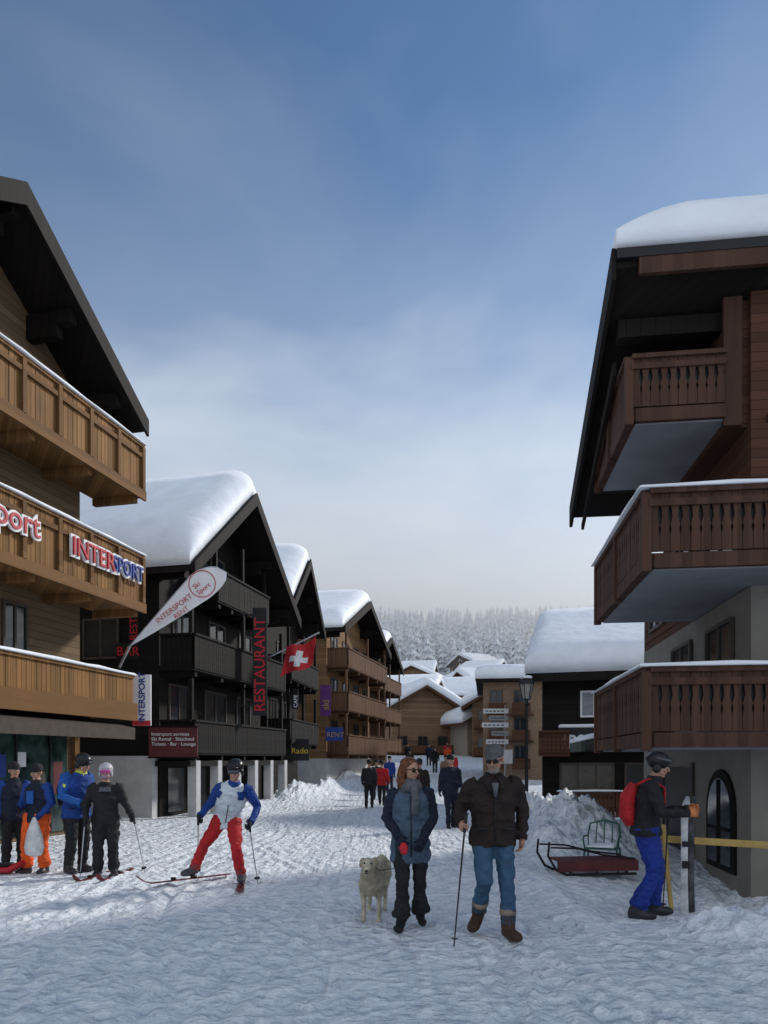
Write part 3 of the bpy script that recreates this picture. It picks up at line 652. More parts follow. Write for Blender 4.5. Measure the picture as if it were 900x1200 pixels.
# ------------------------------------------------------------------ people
skin = M('skin', (.42, .23, .16), rough=.55, var=.1, scale=20, bump=.1); lipm = M('lips', (.35, .12, .1), rough=.5, bump=0)
eyew = M('eye_white', (.7, .7, .7), rough=.3, bump=0); eyeb = M('iris', (.02, .015, .01), rough=.2, bump=0)
def remesh(parts, vox, name, parent, fold=0, foldlabels=(), smooth_it=3):
    """parts: list of (verts, faces, material); unioned into one continuous surface"""
    vs = []; fs = []
    for v, f, m in parts:
        o = len(vs); vs += [tuple(p) for p in v]; fs += [[i+o for i in q] for q in f]
    me = bpy.data.meshes.new('tmp'); me.from_pydata(vs, [], fs)
    bm = bmesh.new(); bm.from_mesh(me)
    bmesh.ops.recalc_face_normals(bm, faces=bm.faces); bm.to_mesh(me); bm.free()
    o = bpy.data.objects.new('tmp', me); COL.objects.link(o)
    rm = o.modifiers.new('r', 'REMESH'); rm.mode = 'VOXEL'; rm.voxel_size = vox
    sm = o.modifiers.new('s', 'SMOOTH'); sm.iterations = smooth_it; sm.factor = .5
    dg = bpy.context.evaluated_depsgraph_get(); ev = o.evaluated_get(dg); out = bpy.data.meshes.new_from_object(ev)
    bpy.data.objects.remove(o)
    mats = []
    for _, _, m in parts:
        if m not in mats: mats.append(m)
    trees = []
    for m in mats:
        v2 = []; f2 = []
        for v, f, mm in parts:
            if mm is m:
                oo = len(v2); v2 += [Vector(p) for p in v]; f2 += [[i+oo for i in q] for q in f]
        trees.append(BVHTree.FromPolygons(v2, f2))
    out.materials.clear()
    for m in mats: out.materials.append(m)
    for p in out.polygons:
        c = p.center; best = 9; bi = 0
        for k, t in enumerate(trees):
            q = t.find_nearest(c)
            if q[0] is not None and q[3] < best: best = q[3]; bi = k
        p.material_index = bi; p.use_smooth = True
    if fold:
        fm = [m in foldlabels for m in mats]; w = [0]*len(out.vertices)
        for p in out.polygons:
            if fm[p.material_index]:
                for i in p.vertices: w[i] = 1
        nn = [v.normal.copy() for v in out.vertices]
        for v in out.vertices:
            if w[v.index]:
                c = v.co; v.co = c+nn[v.index]*fold*(noise.noise((c.x*7+c.z*4, c.y*7, c.z*14))+.5*noise.noise((c.x*20, c.y*20, c.z*26)))
    ob = bpy.data.objects.new(name, out); COL.objects.link(ob); ob.parent = parent
    return ob
def hand(b, wrist, d, n, m, side=1, curl=.9, s=1.0, fat=1.0):
    """palm + four jointed fingers + thumb; d = direction, n = palm normal (fingers curl towards n)"""
    w = Vector(wrist); d = Vector(d).normalized(); n = Vector(n); n = (n-d*n.dot(d)).normalized(); sd = d.cross(n)*side
    q = lambda a, bb, c: w+(d*a+sd*bb+n*c)*s
    b.loft([(q(-.02, 0, 0), .026*s*fat, .022*s*fat), (q(.02, 0, 0), .036*s*fat, .020*s*fat), (q(.06, 0, 0), .042*s*fat, .018*s*fat), (q(.09, 0, .004), .038*s*fat, .014*s*fat)], m, 10, hint=tuple(sd))
    for k, (o, l) in enumerate(((.030, .068), (.010, .078), (-.010, .073), (-.029, .056))):
        a = curl*.75; p = q(.086, o*fat, .003); pts = [(p, .0095*s*fat, .0095*s*fat)]; rr = [.0095, .0085, .007]
        for j in range(3):
            dirv = d*math.cos(a)+n*math.sin(a); p = p+dirv*l*(.45, .32, .25)[j]*s; pts.append((p, rr[j]*s*fat, rr[j]*s*fat)); a += curl*.8
        b.loft(pts, m, 7, hint=tuple(sd))
    p = q(.022, .03, .004); pts = [(p, .012*s*fat, .012*s*fat)]
    p2 = p+(d*.6+sd*.65+n*.4).normalized()*.035*s; p3 = p2+(d*.75+sd*.1+n*(.3+.5*curl)).normalized()*.032*s; pts += [(p2, .011*s*fat, .011*s*fat), (p3, .008*s*fat, .008*s*fat)]
    b.loft(pts, m, 7, hint=tuple(sd))
def human(name, loc, rz, s, st, J={}, vox=.013):
    e = empty(name, loc, rz)
    j = dict(pel=(0, 0, .95), wst=(0, .0, 1.1), che=(0, .0, 1.3), nk=(0, 0, 1.47), hd=(0, -.015, 1.655),
             shl=(-.185, 0, 1.42), ell=(-.25, .03, 1.15), wrl=(-.26, -.07, .9), shr=(.185, 0, 1.42), elr=(.25, .03, 1.15), wrr=(.26, -.07, .9),
             hil=(-.095, 0, .93), knl=(-.11, -.03, .5), anl=(-.12, .03, .1), tol=(-.15, -.17, .045), hir=(.095, 0, .93), knr=(.11, -.03, .5), anr=(.12, .03, .1), tor=(.15, -.17, .045))
    j = {k: Vector(v)*s for k, v in j.items()}
    for k, v in J.items(): j[k] = Vector(v)
    pf = st.get('puff', 1.0)*s; jm = st['jacket']; slm = st.get('sleeve', jm); pm = st['pants']; bmt = st['boots']; hem = st.get('hem', .82)*s
    pel, wst, che, nk, hd = (j[k] for k in ('pel', 'wst', 'che', 'nk', 'hd'))
    P = []
    def lf(pts, m, n=16, hint=(1, 0, 0)):
        v, f = loft(pts, n, hint); P.append((v, f, m))
    shd = (j['shr']-j['shl']).normalized(); hint = tuple(shd)
    up = (che-pel).normalized()
    low = Vector((pel.x, pel.y, min(hem, pel.z-.05)))
    fl_ = st.get('flare', 1.0)
    lf([(low, .20*pf*fl_, .145*pf*fl_), (low+Vector((0, 0, .03)), .205*pf*fl_, .15*pf*fl_), (pel, .195*pf, .142*pf), (wst, .175*pf, .128*pf), (che, .198*pf, .135*pf), (che.lerp(nk, .55)+Vector((0, .0, .0)), .19*pf, .118*pf), (nk-up*.015*s, .115*pf, .09*pf), (nk+up*.025*s, .078*pf, .07*pf)], jm, 20, hint)
    for sd in 'lr':
        a, b_, c = j['sh'+sd], j['el'+sd], j['wr'+sd]; ac = a.lerp(nk, .25)
        lf([(ac, .07*pf, .07*pf), (a, .075*pf, .075*pf), (a.lerp(b_, .5), .066*pf, .068*pf), (b_, .057*pf, .058*pf), (b_.lerp(c, .5), .052*pf, .052*pf), (c, .043*pf, .043*pf)], slm, 12, (0, 1, 0))
        hp, kn, an, to = j['hi'+sd], j['kn'+sd], j['an'+sd], j['to'+sd]
        pw = st.get('pantw', 1.0)*s; hb = st.get('hemw', .068)*s
        ft = an+(kn-an).normalized()*.03*s
        lf([(hp+Vector((0, 0, .04*s)), .105*pw, .12*pw), (hp.lerp(kn, .3), .098*pw, .105*pw), (kn, .073*pw, .075*pw), (kn.lerp(an, .4), .070*pw, .073*pw), (ft, hb, hb)], pm, 14)
        fw = (to-an); fw.z = 0; fw = fw.normalized() if fw.length > .01 else Vector((0, -1, 0))
        bw = st.get('bootw', 1.0)*s; sh = st.get('shaft', .1)*s
        dn = (an-kn).normalized()
        lf([(an-dn*sh, .056*bw, .058*bw), (an, .052*bw, .056*bw), (an+dn*.04*s, .05*bw, .055*bw)], bmt, 12)
        h = an+dn*.055*s-fw*.05*s
        tv = to-h
        lf([(h-fw*.015*s, .032*bw, .03*bw), (h, .042*bw, .042*bw), (h+tv*.45, .046*bw, .046*bw), (h+tv*.78, .050*bw, .036*bw), (h+tv, .032*bw, .022*bw)], bmt, 12)
    lf([(pel-Vector((0, 0, .1*s)), .14*s, .115*s), (pel+Vector((0, 0, .05*s)), .165*s, .125*s)], pm, 16)
    nd = (hd-nk)
    lf([(nk-nd*.1, .058*s, .058*s), (nk+nd*.62, .052*s, .056*s)], st.get('neckm', skin), 12)
    if st.get('collar'): lf([(nk-up*.02*s, .095*s, .09*s), (nk+up*.06*s, .082*s, .082*s)], st['collar'], 14)
    remesh(P, vox, 'body', e, .018*s, [jm, slm, pm])
    # head
    yaw = st.get('yaw', 0); pit = st.get('pitch', 0)
    H = empty('head_pivot', tuple(hd), 0); H.parent = e; H.rotation_euler = Euler((pit, 0, yaw), 'XYZ'); H.scale = (s, s, s)
    hm = st.get('hair', eyeb); Q = []
    def el(c, r, m, rot=None): v, f = ell(c, r, rot, 18); Q.append((v, f, m))
    el((0, .012, .03), (.077, .095, .088), skin); el((0, -.02, -.045), (.060, .07, .075), skin); el((0, -.058, -.098), (.028, .028, .02), skin)
    v, f = loft([((0, -.085, .012), .008, .008), ((0, -.104, -.012), .011, .011), ((0, -.112, -.028), .015, .012), ((0, -.098, -.036), .014, .006)], 8); Q.append((v, f, skin))
    el((0, -.074, .02), (.05, .017, .011), skin); el((-.034, -.066, -.03), (.024, .02, .024), skin); el((.034, -.066, -.03), (.024, .02, .024), skin)
    for q in (-1, 1): el((q*.079, .01, -.012), (.012, .02, .031), skin)
    el((0, -.087, -.062), (.024, .011, .009), lipm)
    if st.get('beard'): el((0, -.045, -.088), (.056, .058, .042), st['beard']); el((0, -.092, -.05), (.03, .014, .009), st['beard'])
    el((0, .032, .042), (.085, .092, .085), hm)
    remesh(Q, .006 if vox < .02 else .012, 'head', H, smooth_it=2)
    b = MB()
    for q in (-1, 1):
        b.ell((q*.031, -.079, .0), (.013, .009, .008), eyew, seg=10); b.ell((q*.031, -.086, .0), (.006, .004, .006), eyeb, seg=8)
        b.ell((q*.031, -.084, .022), (.017, .008, .004), hm, seg=8)
    hat = st.get('hat'); hc = st.get('hatm', black)
    if hat == 'cap':
        b.ell((0, .014, .062), (.09, .107, .078), hc, seg=24); b.ell((0, -.105, .05), (.062, .065, .009), hc, rot=(R(12), 0, 0), seg=18)
    if hat == 'beanie':
        b.ell((0, .018, .065), (.093, .108, .088), hc, seg=24); b.loft([((0, .012, .02), .094, .107), ((0, .01, .055), .097, .11)], hc, 24)
    if hat == 'helmet':
        b.ell((0, .024, .055), (.112, .128, .102), hc, seg=28); b.ell((-.088, .02, -.03), (.022, .045, .05), hc, seg=12); b.ell((.088, .02, -.03), (.022, .045, .05), hc, seg=12)
        b.loft([((0, -.09, .075), .07, .02), ((0, -.112, .066), .06, .01)], hc, 12)
    if st.get('goggles'):
        gm = st['goggles']; gup = st.get('gup'); b.ell((0, -.075, .08 if gup else .012), (.082, .042, .036), gm, seg=20)
        if hat == 'helmet' and gup: b.loft([((0, .0, .06), .113, .128), ((0, .0, .09), .115, .13)], gm, 24)
    if st.get('shades'):
        for q in (-1, 1): b.ell((q*.033, -.094, .0), (.028, .008, .021), eyeb, seg=16); b.loft([((q*.06, -.09, .008), .003, .004), ((q*.083, 0, .005), .003, .004)], eyeb, 6)
        b.loft([((-.02, -.1, .008), .003, .003), ((.02, -.1, .008), .003, .003)], eyeb, 6, (0, 1, 0))
    if st.get('mask'): b.ell((0, -.045, -.065), (.066, .062, .05), st['mask'], seg=18)
    if st.get('longhair'):
        rr = random.Random(2); b.ell((0, .03, .055), (.095, .1, .078), hm, seg=24)
        for k in range(64):
            a = R(-28)+R(236)*k/63; x = math.cos(a)*.088; y = .03+math.sin(a)*.082
            ox = rr.uniform(-.016, .016); ln = rr.uniform(.16, .25); oy = rr.uniform(-.012, .012)
            b.loft([((x*.75, y*.8, .085), .011, .011), ((x*1.02+ox, y, .02), .014, .014), ((x*1.22+ox, y+.01, -.06), .014, .014), ((x*1.36-ox, y-.005+oy, -.12), .013, .013), ((x*1.2+ox*2, y+oy, -ln), .003, .003)], hm, 7)
    b.build('headgear', H, smooth=True)
    # hands
    gm = st.get('glove', skin); fat = 1.28 if gm is not skin else 1.05; b = MB()
    for sd, sg in (('l', 1), ('r', -1)):
        c = j['wr'+sd]; d = (c-j['el'+sd]).normalized(); nrm = st.get('palm'+sd, ((.8 if sd == 'l' else -.8), -.5, 0)); cu = st.get('curl'+sd, .55)
        d = Vector(st.get('hdir'+sd, d))
        hand(b, c, d, nrm, gm, side=(1 if sd == 'l' else -1)*st.get('hs', 1), curl=cu, s=s, fat=fat)
        d = d.normalized(); b.loft([(c-d*.03*s, .046*pf, .046*pf), (c+d*.012*s, .043*pf, .043*pf)], slm, 12)
    b.build('hands', e, smooth=True)
    return e, j
def pole(e, a, b_, m=black, handle=black, basket=True, name='pole'):
    a = Vector(a); c = Vector(b_); d = (c-a).normalized(); b = MB()
    b.rod(a-d*.08, a+d*.08, .017, handle); b.rod(a+d*.08, c, .009, m, .006); b.rod(a-d*.095, a-d*.08, .024, handle, .02)
    if basket: b.rod(c-d*.07, c-d*.06, .04, handle, .02)
    return b.build(name, e, smooth=False)
def ski(e, c, d, m, m2, L=1.65, z=.012, name='ski'):
    """flat ski centred at c along horizontal direction d with raised shovel"""
    c = Vector(c); d = Vector(d).normalized(); pts = []
    for i in range(15):
        t = i/14-.5; w = .040+.014*(abs(t)*2)**2; w = w if i < 14 else .02
        if i == 0: w = .035
        zz = 0 if t < .36 else (t-.36)**1.5*2.2
        pts.append((c+d*(t*L)+Vector((0, 0, zz+z)), .008, w))
    b = MB(); up = Vector((0, 0, 1)); b.loft(pts, m, 8, hint=(0, 0, 1))
    b.loft([(c-d*.15+up*.035, .022, .035), (c-d*.08+up*.04, .025, .035)], m2, 8, hint=(0, 0, 1)); b.loft([(c+d*.15+up*.035, .022, .035), (c+d*.2+up*.04, .02, .03)], m2, 8, hint=(0, 0, 1))
    return b.build(name, e, smooth=True)
def ground(x, y): return gz(x, y)-.004

k_blk = cloth('black_fabric', (.014, .014, .017)); k_navy = cloth('navy_fabric', (.010, .014, .032)); k_brown = cloth('dark_brown_jacket_fabric', (.020, .012, .0095))
k_jean = cloth('denim', (.036, .085, .15)); k_slate = cloth('slate_blue_fabric', (.065, .10, .15)); k_red = cloth('red_fabric', (.42, .016, .02)); k_white = cloth('white_fabric', (.58, .64, .68), var=.08)
k_blue = cloth('blue_fabric', (.015, .085, .32)); k_blue2 = cloth('royal_blue_fabric', (.010, .045, .22)); k_or = cloth('orange_fabric', (.8, .11, .018)); k_yel = cloth('yellow_fabric', (.5, .55, .05)); k_gry = cloth('grey_fabric', (.10, .105, .115))
k_boot = M('brown_boot_leather', (.055, .030, .017), rough=.7, bump=.5, bscale=25); k_pboot = M('ski_boot_plastic', (.03, .03, .035), rough=.35, bump=0); k_wboot = M('dark_boot_plastic', (.06, .06, .065), rough=.4, bump=0)
h_aub = M('auburn_hair', (.13, .045, .018), rough=.5, var=.6, scale=40, bump=.5, bscale=80); h_br = M('brown_hair', (.05, .028, .015), rough=.6, var=.4, scale=40); h_gr = M('grey_hair', (.2, .17, .15), rough=.7, var=.3, scale=40)
k_cap = cloth('cap_fabric', (.09, .09, .095)); helm = M('black_helmet', (.012, .012, .014), rough=.3, bump=0); helmw = M('white_helmet', (.45, .42, .46), rough=.35, bump=0)
gog = M('goggle_lens', (.03, .03, .04), rough=.08, bump=0, spec=.8); gogp = M('pink_goggles', (.45, .05, .22), rough=.2, bump=0); g_or = cloth('orange_glove', (.5, .17, .06)); g_red = cloth('red_mitten', (.5, .02, .03))

# walking man with pole
x, y = 1.01, 6.75
e, j = human('walking_man', (x, y, ground(x, y)), 0, 1.0, dict(jacket=k_brown, pants=k_jean, boots=k_boot, hem=.85, puff=1.14, pantw=1.0, hemw=.072, shaft=.15, bootw=1.28, hat='cap', hatm=k_cap, hair=h_gr, beard=h_gr, shades=True, collar=k_blk, glove=skin, pitch=R(14), yaw=R(-20),
    hdirl=(.0, -.75, -.2), palml=(.9, 0, -.25), curll=1.25, palmr=(-.8, -.3, 0), curlr=.7),
    dict(pel=(.0, .0, .94), wst=(.0, -.01, 1.08), hd=(.0, -.10, 1.645), nk=(.0, -.05, 1.465), che=(.0, -.02, 1.29), shl=(-.2, -.04, 1.40), shr=(.2, .0, 1.42), ell=(-.30, .03, 1.17), wrl=(-.315, -.19, 1.06), elr=(.295, .08, 1.15), wrr=(.275, .0, .91),
         knl=(-.10, -.16, .52), anl=(-.115, .12, .21), tol=(-.20, -.04, .055), knr=(.12, -.10, .5), anr=(.13, -.09, .11), tor=(.19, -.31, .05)))
pole(e, (-.285, -.275, 1.07), (-.40, -.42, .01), black, black)
b = MB()
b.loft([((.0, -.175, 1.43), .035, .012), ((.0, -.185, 1.3), .012, .008)], k_gry, 10); b.rod((.0, -.185, 1.34), (.0, -.172, .9), .006, black)
for q in (-1, 1): b.loft([((q*.02, -.13, 1.50), .028, .014), ((q*.075, -.165, 1.44), .035, .014), ((q*.05, -.185, 1.34), .012, .01)], k_brown, 10); b.box(q*.13-.055, q*.13+.055, -.175, -.16, 1.0, 1.02, black)
fleece = M('boot_fleece', (.25, .2, .15), bscale=60, bump=.8)
for a in ('l', 'r'):
    an = j['an'+a]; kn = j['kn'+a]; d = (kn-an).normalized(); b.loft([(an+d*.11, .074, .076), (an+d*.14, .08, .082), (an+d*.17, .068, .07)], fleece, 14)
b.build('jacket_details', e, smooth=True)

# walking woman
x, y = .26, 7.12
e, j = human('walking_woman', (x, y, ground(x, y)), 0, .94, dict(jacket=k_slate, sleeve=k_navy, pants=k_blk, boots=k_blk, hem=.70, flare=1.06, puff=1.02, pantw=.94, hemw=.105, hair=h_aub, longhair=True, shades=True, collar=k_gry, glove=k_navy, yaw=R(38), pitch=R(4),
    palml=(.3, .8, 0), palmr=(-.3, .8, 0), curll=.9, curlr=.9),
    dict(shl=(-.165, 0, 1.32), shr=(.165, 0, 1.33), ell=(-.235, .02, 1.08), wrl=(-.12, -.2, .91), elr=(.225, .02, 1.09), wrr=(.11, -.19, .88), knl=(-.08, -.12, .47), anl=(-.09, -.06, .1), tol=(-.13, -.26, .04), knr=(.09, -.02, .47), anr=(.10, .12, .13), tor=(.13, -.06, .04)))
b = MB()
b.loft([((0, -.01, 1.35), .125, .105), ((0, -.02, 1.40), .115, .10), ((0, -.01, 1.45), .09, .09)], k_gry, 18); b.loft([((.03, -.12, 1.4), .035, .02), ((.04, -.145, 1.24), .04, .016), ((.03, -.145, 1.12), .045, .01)], k_gry, 10)
b.rod((0, -.145, 1.3), (0, -.16, .72), .006, black)
b.loft([((-.08, -.28, .87), .02, .02), ((-.075, -.285, .83), .042, .03), ((-.07, -.28, .78), .035, .026), ((-.07, -.28, .755), .015, .015)], g_red, 12)
b.build('scarf', e, smooth=True)
b = MB(); b.loft([((-.06, -.26, .84), .004, .004), ((-.15, -.2, .62), .004, .004), ((-.3, .1, .55), .004, .004), ((-.40, .32, .58), .004, .004)], black, 6); b.build('leash', e)

# skier in white and blue jacket, striding towards the camera
x, y = -2.12, 9.65
bz = ground(x, y)
e, j = human('skier', (x, y, bz), 0, .96, dict(jacket=k_white, sleeve=k_blue2, pants=k_red, boots=k_wboot, hem=.76, puff=1.06, pantw=1.05, hemw=.075, bootw=1.3, shaft=.12, hat='helmet', hatm=helm, goggles=gog, gup=False, glove=k_navy, collar=k_blue2, hair=h_br, pitch=R(18), yaw=R(-6), curll=1.2, curlr=1.2,
    hdirl=(0, -.8, -.5), hdirr=(0, -.8, -.5), palml=(1, 0, 0), palmr=(-1, 0, 0)),
    dict(pel=(.02, .08, .84), wst=(.05, .03, .97), che=(.11, -.09, 1.16), nk=(.17, -.21, 1.34), hd=(.20, -.29, 1.51), shl=(-.04, -.15, 1.28), shr=(.34, -.17, 1.26), ell=(-.19, -.02, 1.06), wrl=(-.27, -.24, .92), elr=(.45, -.06, 1.02), wrr=(.40, -.30, .84),
         hil=(-.07, .06, .82), knl=(-.24, -.12, .54), anl=(-.43, .10, .20), tol=(-.57, -.02, .13), hir=(.11, .06, .82), knr=(.20, -.22, .50), anr=(.23, -.06, .14), tor=(.27, -.28, .09)))
b = MB(); b.loft([((-.04, -.17, 1.17), .05, .03), ((.0, -.22, 1.25), .06, .03)], k_blue2, 10, (1, 0, 0)); b.loft([((.24, -.19, 1.14), .05, .03), ((.27, -.24, 1.22), .06, .03)], k_blue2, 10, (1, 0, 0)); b.rod((.03, -.09, .82), (.14, -.25, 1.28), .006, black); b.build('jacket_panels', e, smooth=True)
skm = M('ski_topsheet', (.16, .02, .025), rough=.35, var=.8, scale=4, bump=0)
ski(e, (-.52, .0, .05), (-.85, -.75, .0), skm, black, 1.35); ski(e, (.25, -.12, .01), (.16, -1, 0), skm, black, 1.5)
pole(e, (-.27, -.32, .87), (-.46, .40, .08), silver); pole(e, (.40, -.38, .80), (.44, .0, .02), silver)

# group on the left
def place(name, x, y, rz, s, st, J={}, vox=.017):
    return human(name, (x, y, ground(x, y)), rz, s, st, J, vox)
e, j = place('skier', -5.56, 10.9, R(35), .90, dict(jacket=k_navy, sleeve=k_blue2, pants=k_blk, boots=k_pboot, puff=1.08, pantw=1.15, bootw=1.3, hat='beanie', hatm=k_blk, hair=h_br, glove=k_blk, collar=k_blk, yaw=R(20)), dict(elr=(.25, -.05, 1.04), wrr=(.14, -.26, .96)))
e, j = place('skier', -5.02, 10.5, R(-14), .885, dict(jacket=k_navy, sleeve=k_blue2, pants=k_or, boots=k_pboot, puff=1.08, pantw=1.25, hemw=.1, bootw=1.3, hem=.84, hat='beanie', hatm=k_blk, hair=h_br, glove=k_blk, collar=k_blk, curll=1, curlr=1, pitch=R(8)),
             dict(elr=(.25, .0, 1.02), wrr=(.16, -.2, .82), ell=(-.25, 0, 1.02), wrl=(-.14, -.2, .95), knl=(-.12, -.08, .44), anl=(-.14, -.03, .09), tol=(-.19, -.2, .04)))
b = MB(); b.loft([((.18, -.28, .84), .02, .015), ((.19, -.29, .76), .06, .04), ((.19, -.29, .6), .12, .07), ((.19, -.29, .42), .15, .09), ((.18, -.29, .32), .12, .08), ((.18, -.29, .29), .04, .03)], M('white_plastic_bag', (.6, .6, .6), rough=.4, bump=1, bscale=14, bdist=.04, fold=1), 14); b.build('plastic_bag', e, smooth=True)
b = MB(); b.loft([((0, -.15, 1.2), .06, .012), ((0, -.152, 1.02), .06, .012)], k_blue, 10); b.build('jacket_panel', e)
e, j = place('skier', -4.47, 10.55, R(60), .985, dict(jacket=k_blue2, sleeve=k_blue, pants=k_blk, boots=k_pboot, puff=1.15, pantw=1.15, bootw=1.3, hat='helmet', hatm=helm, hair=h_br, glove=k_blk, collar=k_yel, yaw=R(10), pitch=R(25)),
             dict(elr=(.27, .0, 1.1), wrr=(.16, -.26, 1.04), ell=(-.27, -.04, 1.12), wrl=(-.15, -.28, 1.02), che=(0, -.04, 1.27), hd=(0, -.15, 1.58), nk=(0, -.09, 1.43)))
b = MB(); b.loft([((.0, .2, .98), .15, .08), ((.0, .21, 1.2), .17, .1), ((.0, .16, 1.42), .13, .07)], k_navy, 12); b.loft([((-.25, -.05, 1.3), .02, .05), ((-.29, -.02, 1.16), .02, .04)], k_yel, 8); b.build('backpack', e, smooth=True)
e, j = place('skier', -3.97, 10.35, R(16), .90, dict(jacket=k_blk, pants=k_blk, boots=k_pboot, puff=1.05, pantw=1.2, hemw=.09, bootw=1.3, hat='helmet', hatm=helmw, goggles=gogp, hair=h_br, glove=k_blk, mask=M('buff', (.3, .2, .25)), curlr=1.2, curll=1.2, hdirl=(0, -.8, -.4), hdirr=(.3, -.8, -.4)),
             dict(elr=(.28, .02, 1.0), wrr=(.36, -.14, .86), ell=(-.27, .02, 1.02), wrl=(-.25, -.16, .85)))
pole(e, (.39, -.24, .83), (.52, .2, .02), silver); pole(e, (-.25, -.24, .82), (-.33, -.1, .02), silver)
ski(e, (-.13, -.05, .01), (-.35, -1, 0), skm, black, 1.3); ski(e, (.14, -.05, .01), (-.3, -1, 0), skm, black, 1.3)
b = MB(); b.loft([((0, -.14, 1.28), .07, .02), ((0, -.145, 1.22), .08, .02)], k_gry, 10); b.build('chest_panel', e)
sd2 = empty('plastic_sled', (-5.75, 10.35, .02), R(10)); b = MB(); b.loft([((-.55, 0, .1), .14, .05), ((-.4, 0, .07), .2, .06), ((.4, 0, .06), .2, .06), ((.6, 0, .16), .14, .04)], redp, 14, (0, 1, 0)); b.loft([((-.4, 0, .12), .15, .03), ((.4, 0, .12), .15, .03)], black, 12, (0, 1, 0)); b.build('shell', sd2, smooth=True)

# skier at the right handling skis
x, y = 2.80, 7.75
e, j = human('skier', (x, y, ground(x, y)), R(72), .985, dict(jacket=k_blk, pants=cloth('bright_blue_fabric', (.010, .030, .22)), boots=k_pboot, hem=.88, puff=1.1, pantw=1.12, hemw=.1, bootw=1.35, hat='helmet', hatm=helm, goggles=gog, gup=True, hair=h_br, glove=g_or, curll=1.1, curlr=1.1, collar=k_blk, pitch=R(14),
    hdirl=(.3, -1, .1), hdirr=(-.1, -1, .1), palml=(.9, 0, -.1), palmr=(-.9, 0, -.1)),
    dict(che=(0, -.03, 1.28), nk=(0, -.08, 1.44), hd=(0, -.13, 1.61), shl=(-.185, -.05, 1.39), shr=(.185, -.05, 1.39), ell=(-.28, -.14, 1.13), wrl=(-.16, -.40, 1.13), elr=(.27, -.14, 1.1), wrr=(.10, -.42, 1.15), knl=(-.12, -.08, .5), anl=(-.14, .10, .1), tol=(-.17, -.10, .045), knr=(.12, -.12, .5), anr=(.13, -.06, .1), tor=(.16, -.28, .045)))
b = MB(); b.loft([((0, .15, .98), .13, .06), ((0, .19, 1.08), .16, .09), ((0, .18, 1.28), .15, .09), ((0, .12, 1.42), .11, .05)], k_red, 14)
for q in (-1, 1): b.loft([((q*.1, .11, 1.40), .02, .012), ((q*.11, -.03, 1.475), .022, .012), ((q*.11, -.18, 1.38), .02, .012), ((q*.12, -.18, 1.2), .02, .01)], k_red, 8)
b.build('backpack', e, smooth=True)
# skis held upright, leaning on the barrier
sk = empty('upright_skis', (3.36, 8.12, ground(3.36, 8.12))); b = MB()
skw = M('white_topsheet', (.55, .55, .56), rough=.35, var=.5, scale=5, bump=0); skb = M('black_topsheet', (.06, .06, .065), rough=.35, var=.9, scale=6, bump=0)
for q, mm_ in ((0, skw), (.085, skb)):
    pts = []
    for i in range(15):
        t = i/14; w = .038+.012*(abs(t-.5)*2)**2; w = .02 if i == 14 else w
        pts.append(((q+.03*t, .0+.06*t+(0 if t < .86 else -(t-.86)*.6)+q*.3, t*1.3), w, .009))
    b.loft(pts, mm_, 8)
b.box(-.025, .045, -.045, -.005, .5, .58, black); b.box(-.025, .045, -.045, -.005, .74, .80, black); b.build('skis', sk, smooth=False)
pole(sk, (-.2, -.05, 1.05), (-.22, .05, .02), black, name='ski_pole')

# distant pedestrians
rp = random.Random(11)
def walker(X, Y, rz, s, jm, pm, **k):
    st = dict(jacket=jm, pants=pm, boots=k_blk, puff=1.04, pantw=1.0, hair=h_br, hat=k.get('hat', 'beanie'), hatm=k.get('hatm', k_blk), glove=k_blk)
    d = .16*rp.choice([-1, 1])
    return human('pedestrian', (X, Y, gz(X, Y)-.02), rz, s, st, dict(knl=Vector((-.1, -.06-d*.6, .5))*s, anl=Vector((-.1, -d, .1))*s, tol=Vector((-.12, -.2-d, .05))*s, knr=Vector((.1, -.06+d*.6, .5))*s, anr=Vector((.1, d, .11))*s, tor=Vector((.12, -.2+d, .05))*s, wrl=Vector((-.25, -.08+d, .92))*s, wrr=Vector((.25, -.08-d, .92))*s), .028)
k_gr2 = cloth('dull_green', (.04, .06, .05)); k_tan = cloth('tan', (.2, .13, .08))
for a in [(1.58, 17.2, R(10), .98, k_navy, k_navy), (.95, 19.5, R(180), .96, k_brown, k_blk), (-.5, 24.5, R(180), .93, k_blk, k_blk), (-.08, 26.5, R(170), .92, k_red, k_blk), (.25, 33, R(0), .95, k_blue2, k_navy), (-.3, 30, R(0), .93, k_blk, k_blk),
          (2.9, 34, R(0), .95, k_tan, k_blk), (3.6, 38, R(180), .97, k_red, k_blk), (1.5, 42, R(20), .95, k_blk, k_blk), (3.3, 47, R(0), .97, k_blk, k_blk), (4.4, 50, R(180), .95, k_or, k_blk), (3.4, 55, R(0), .97, k_navy, k_blk), (1.9, 58, R(0), .95, k_blk, k_blk), (5.4, 62, R(0), .95, k_red, k_blk)]:
    walker(*a)

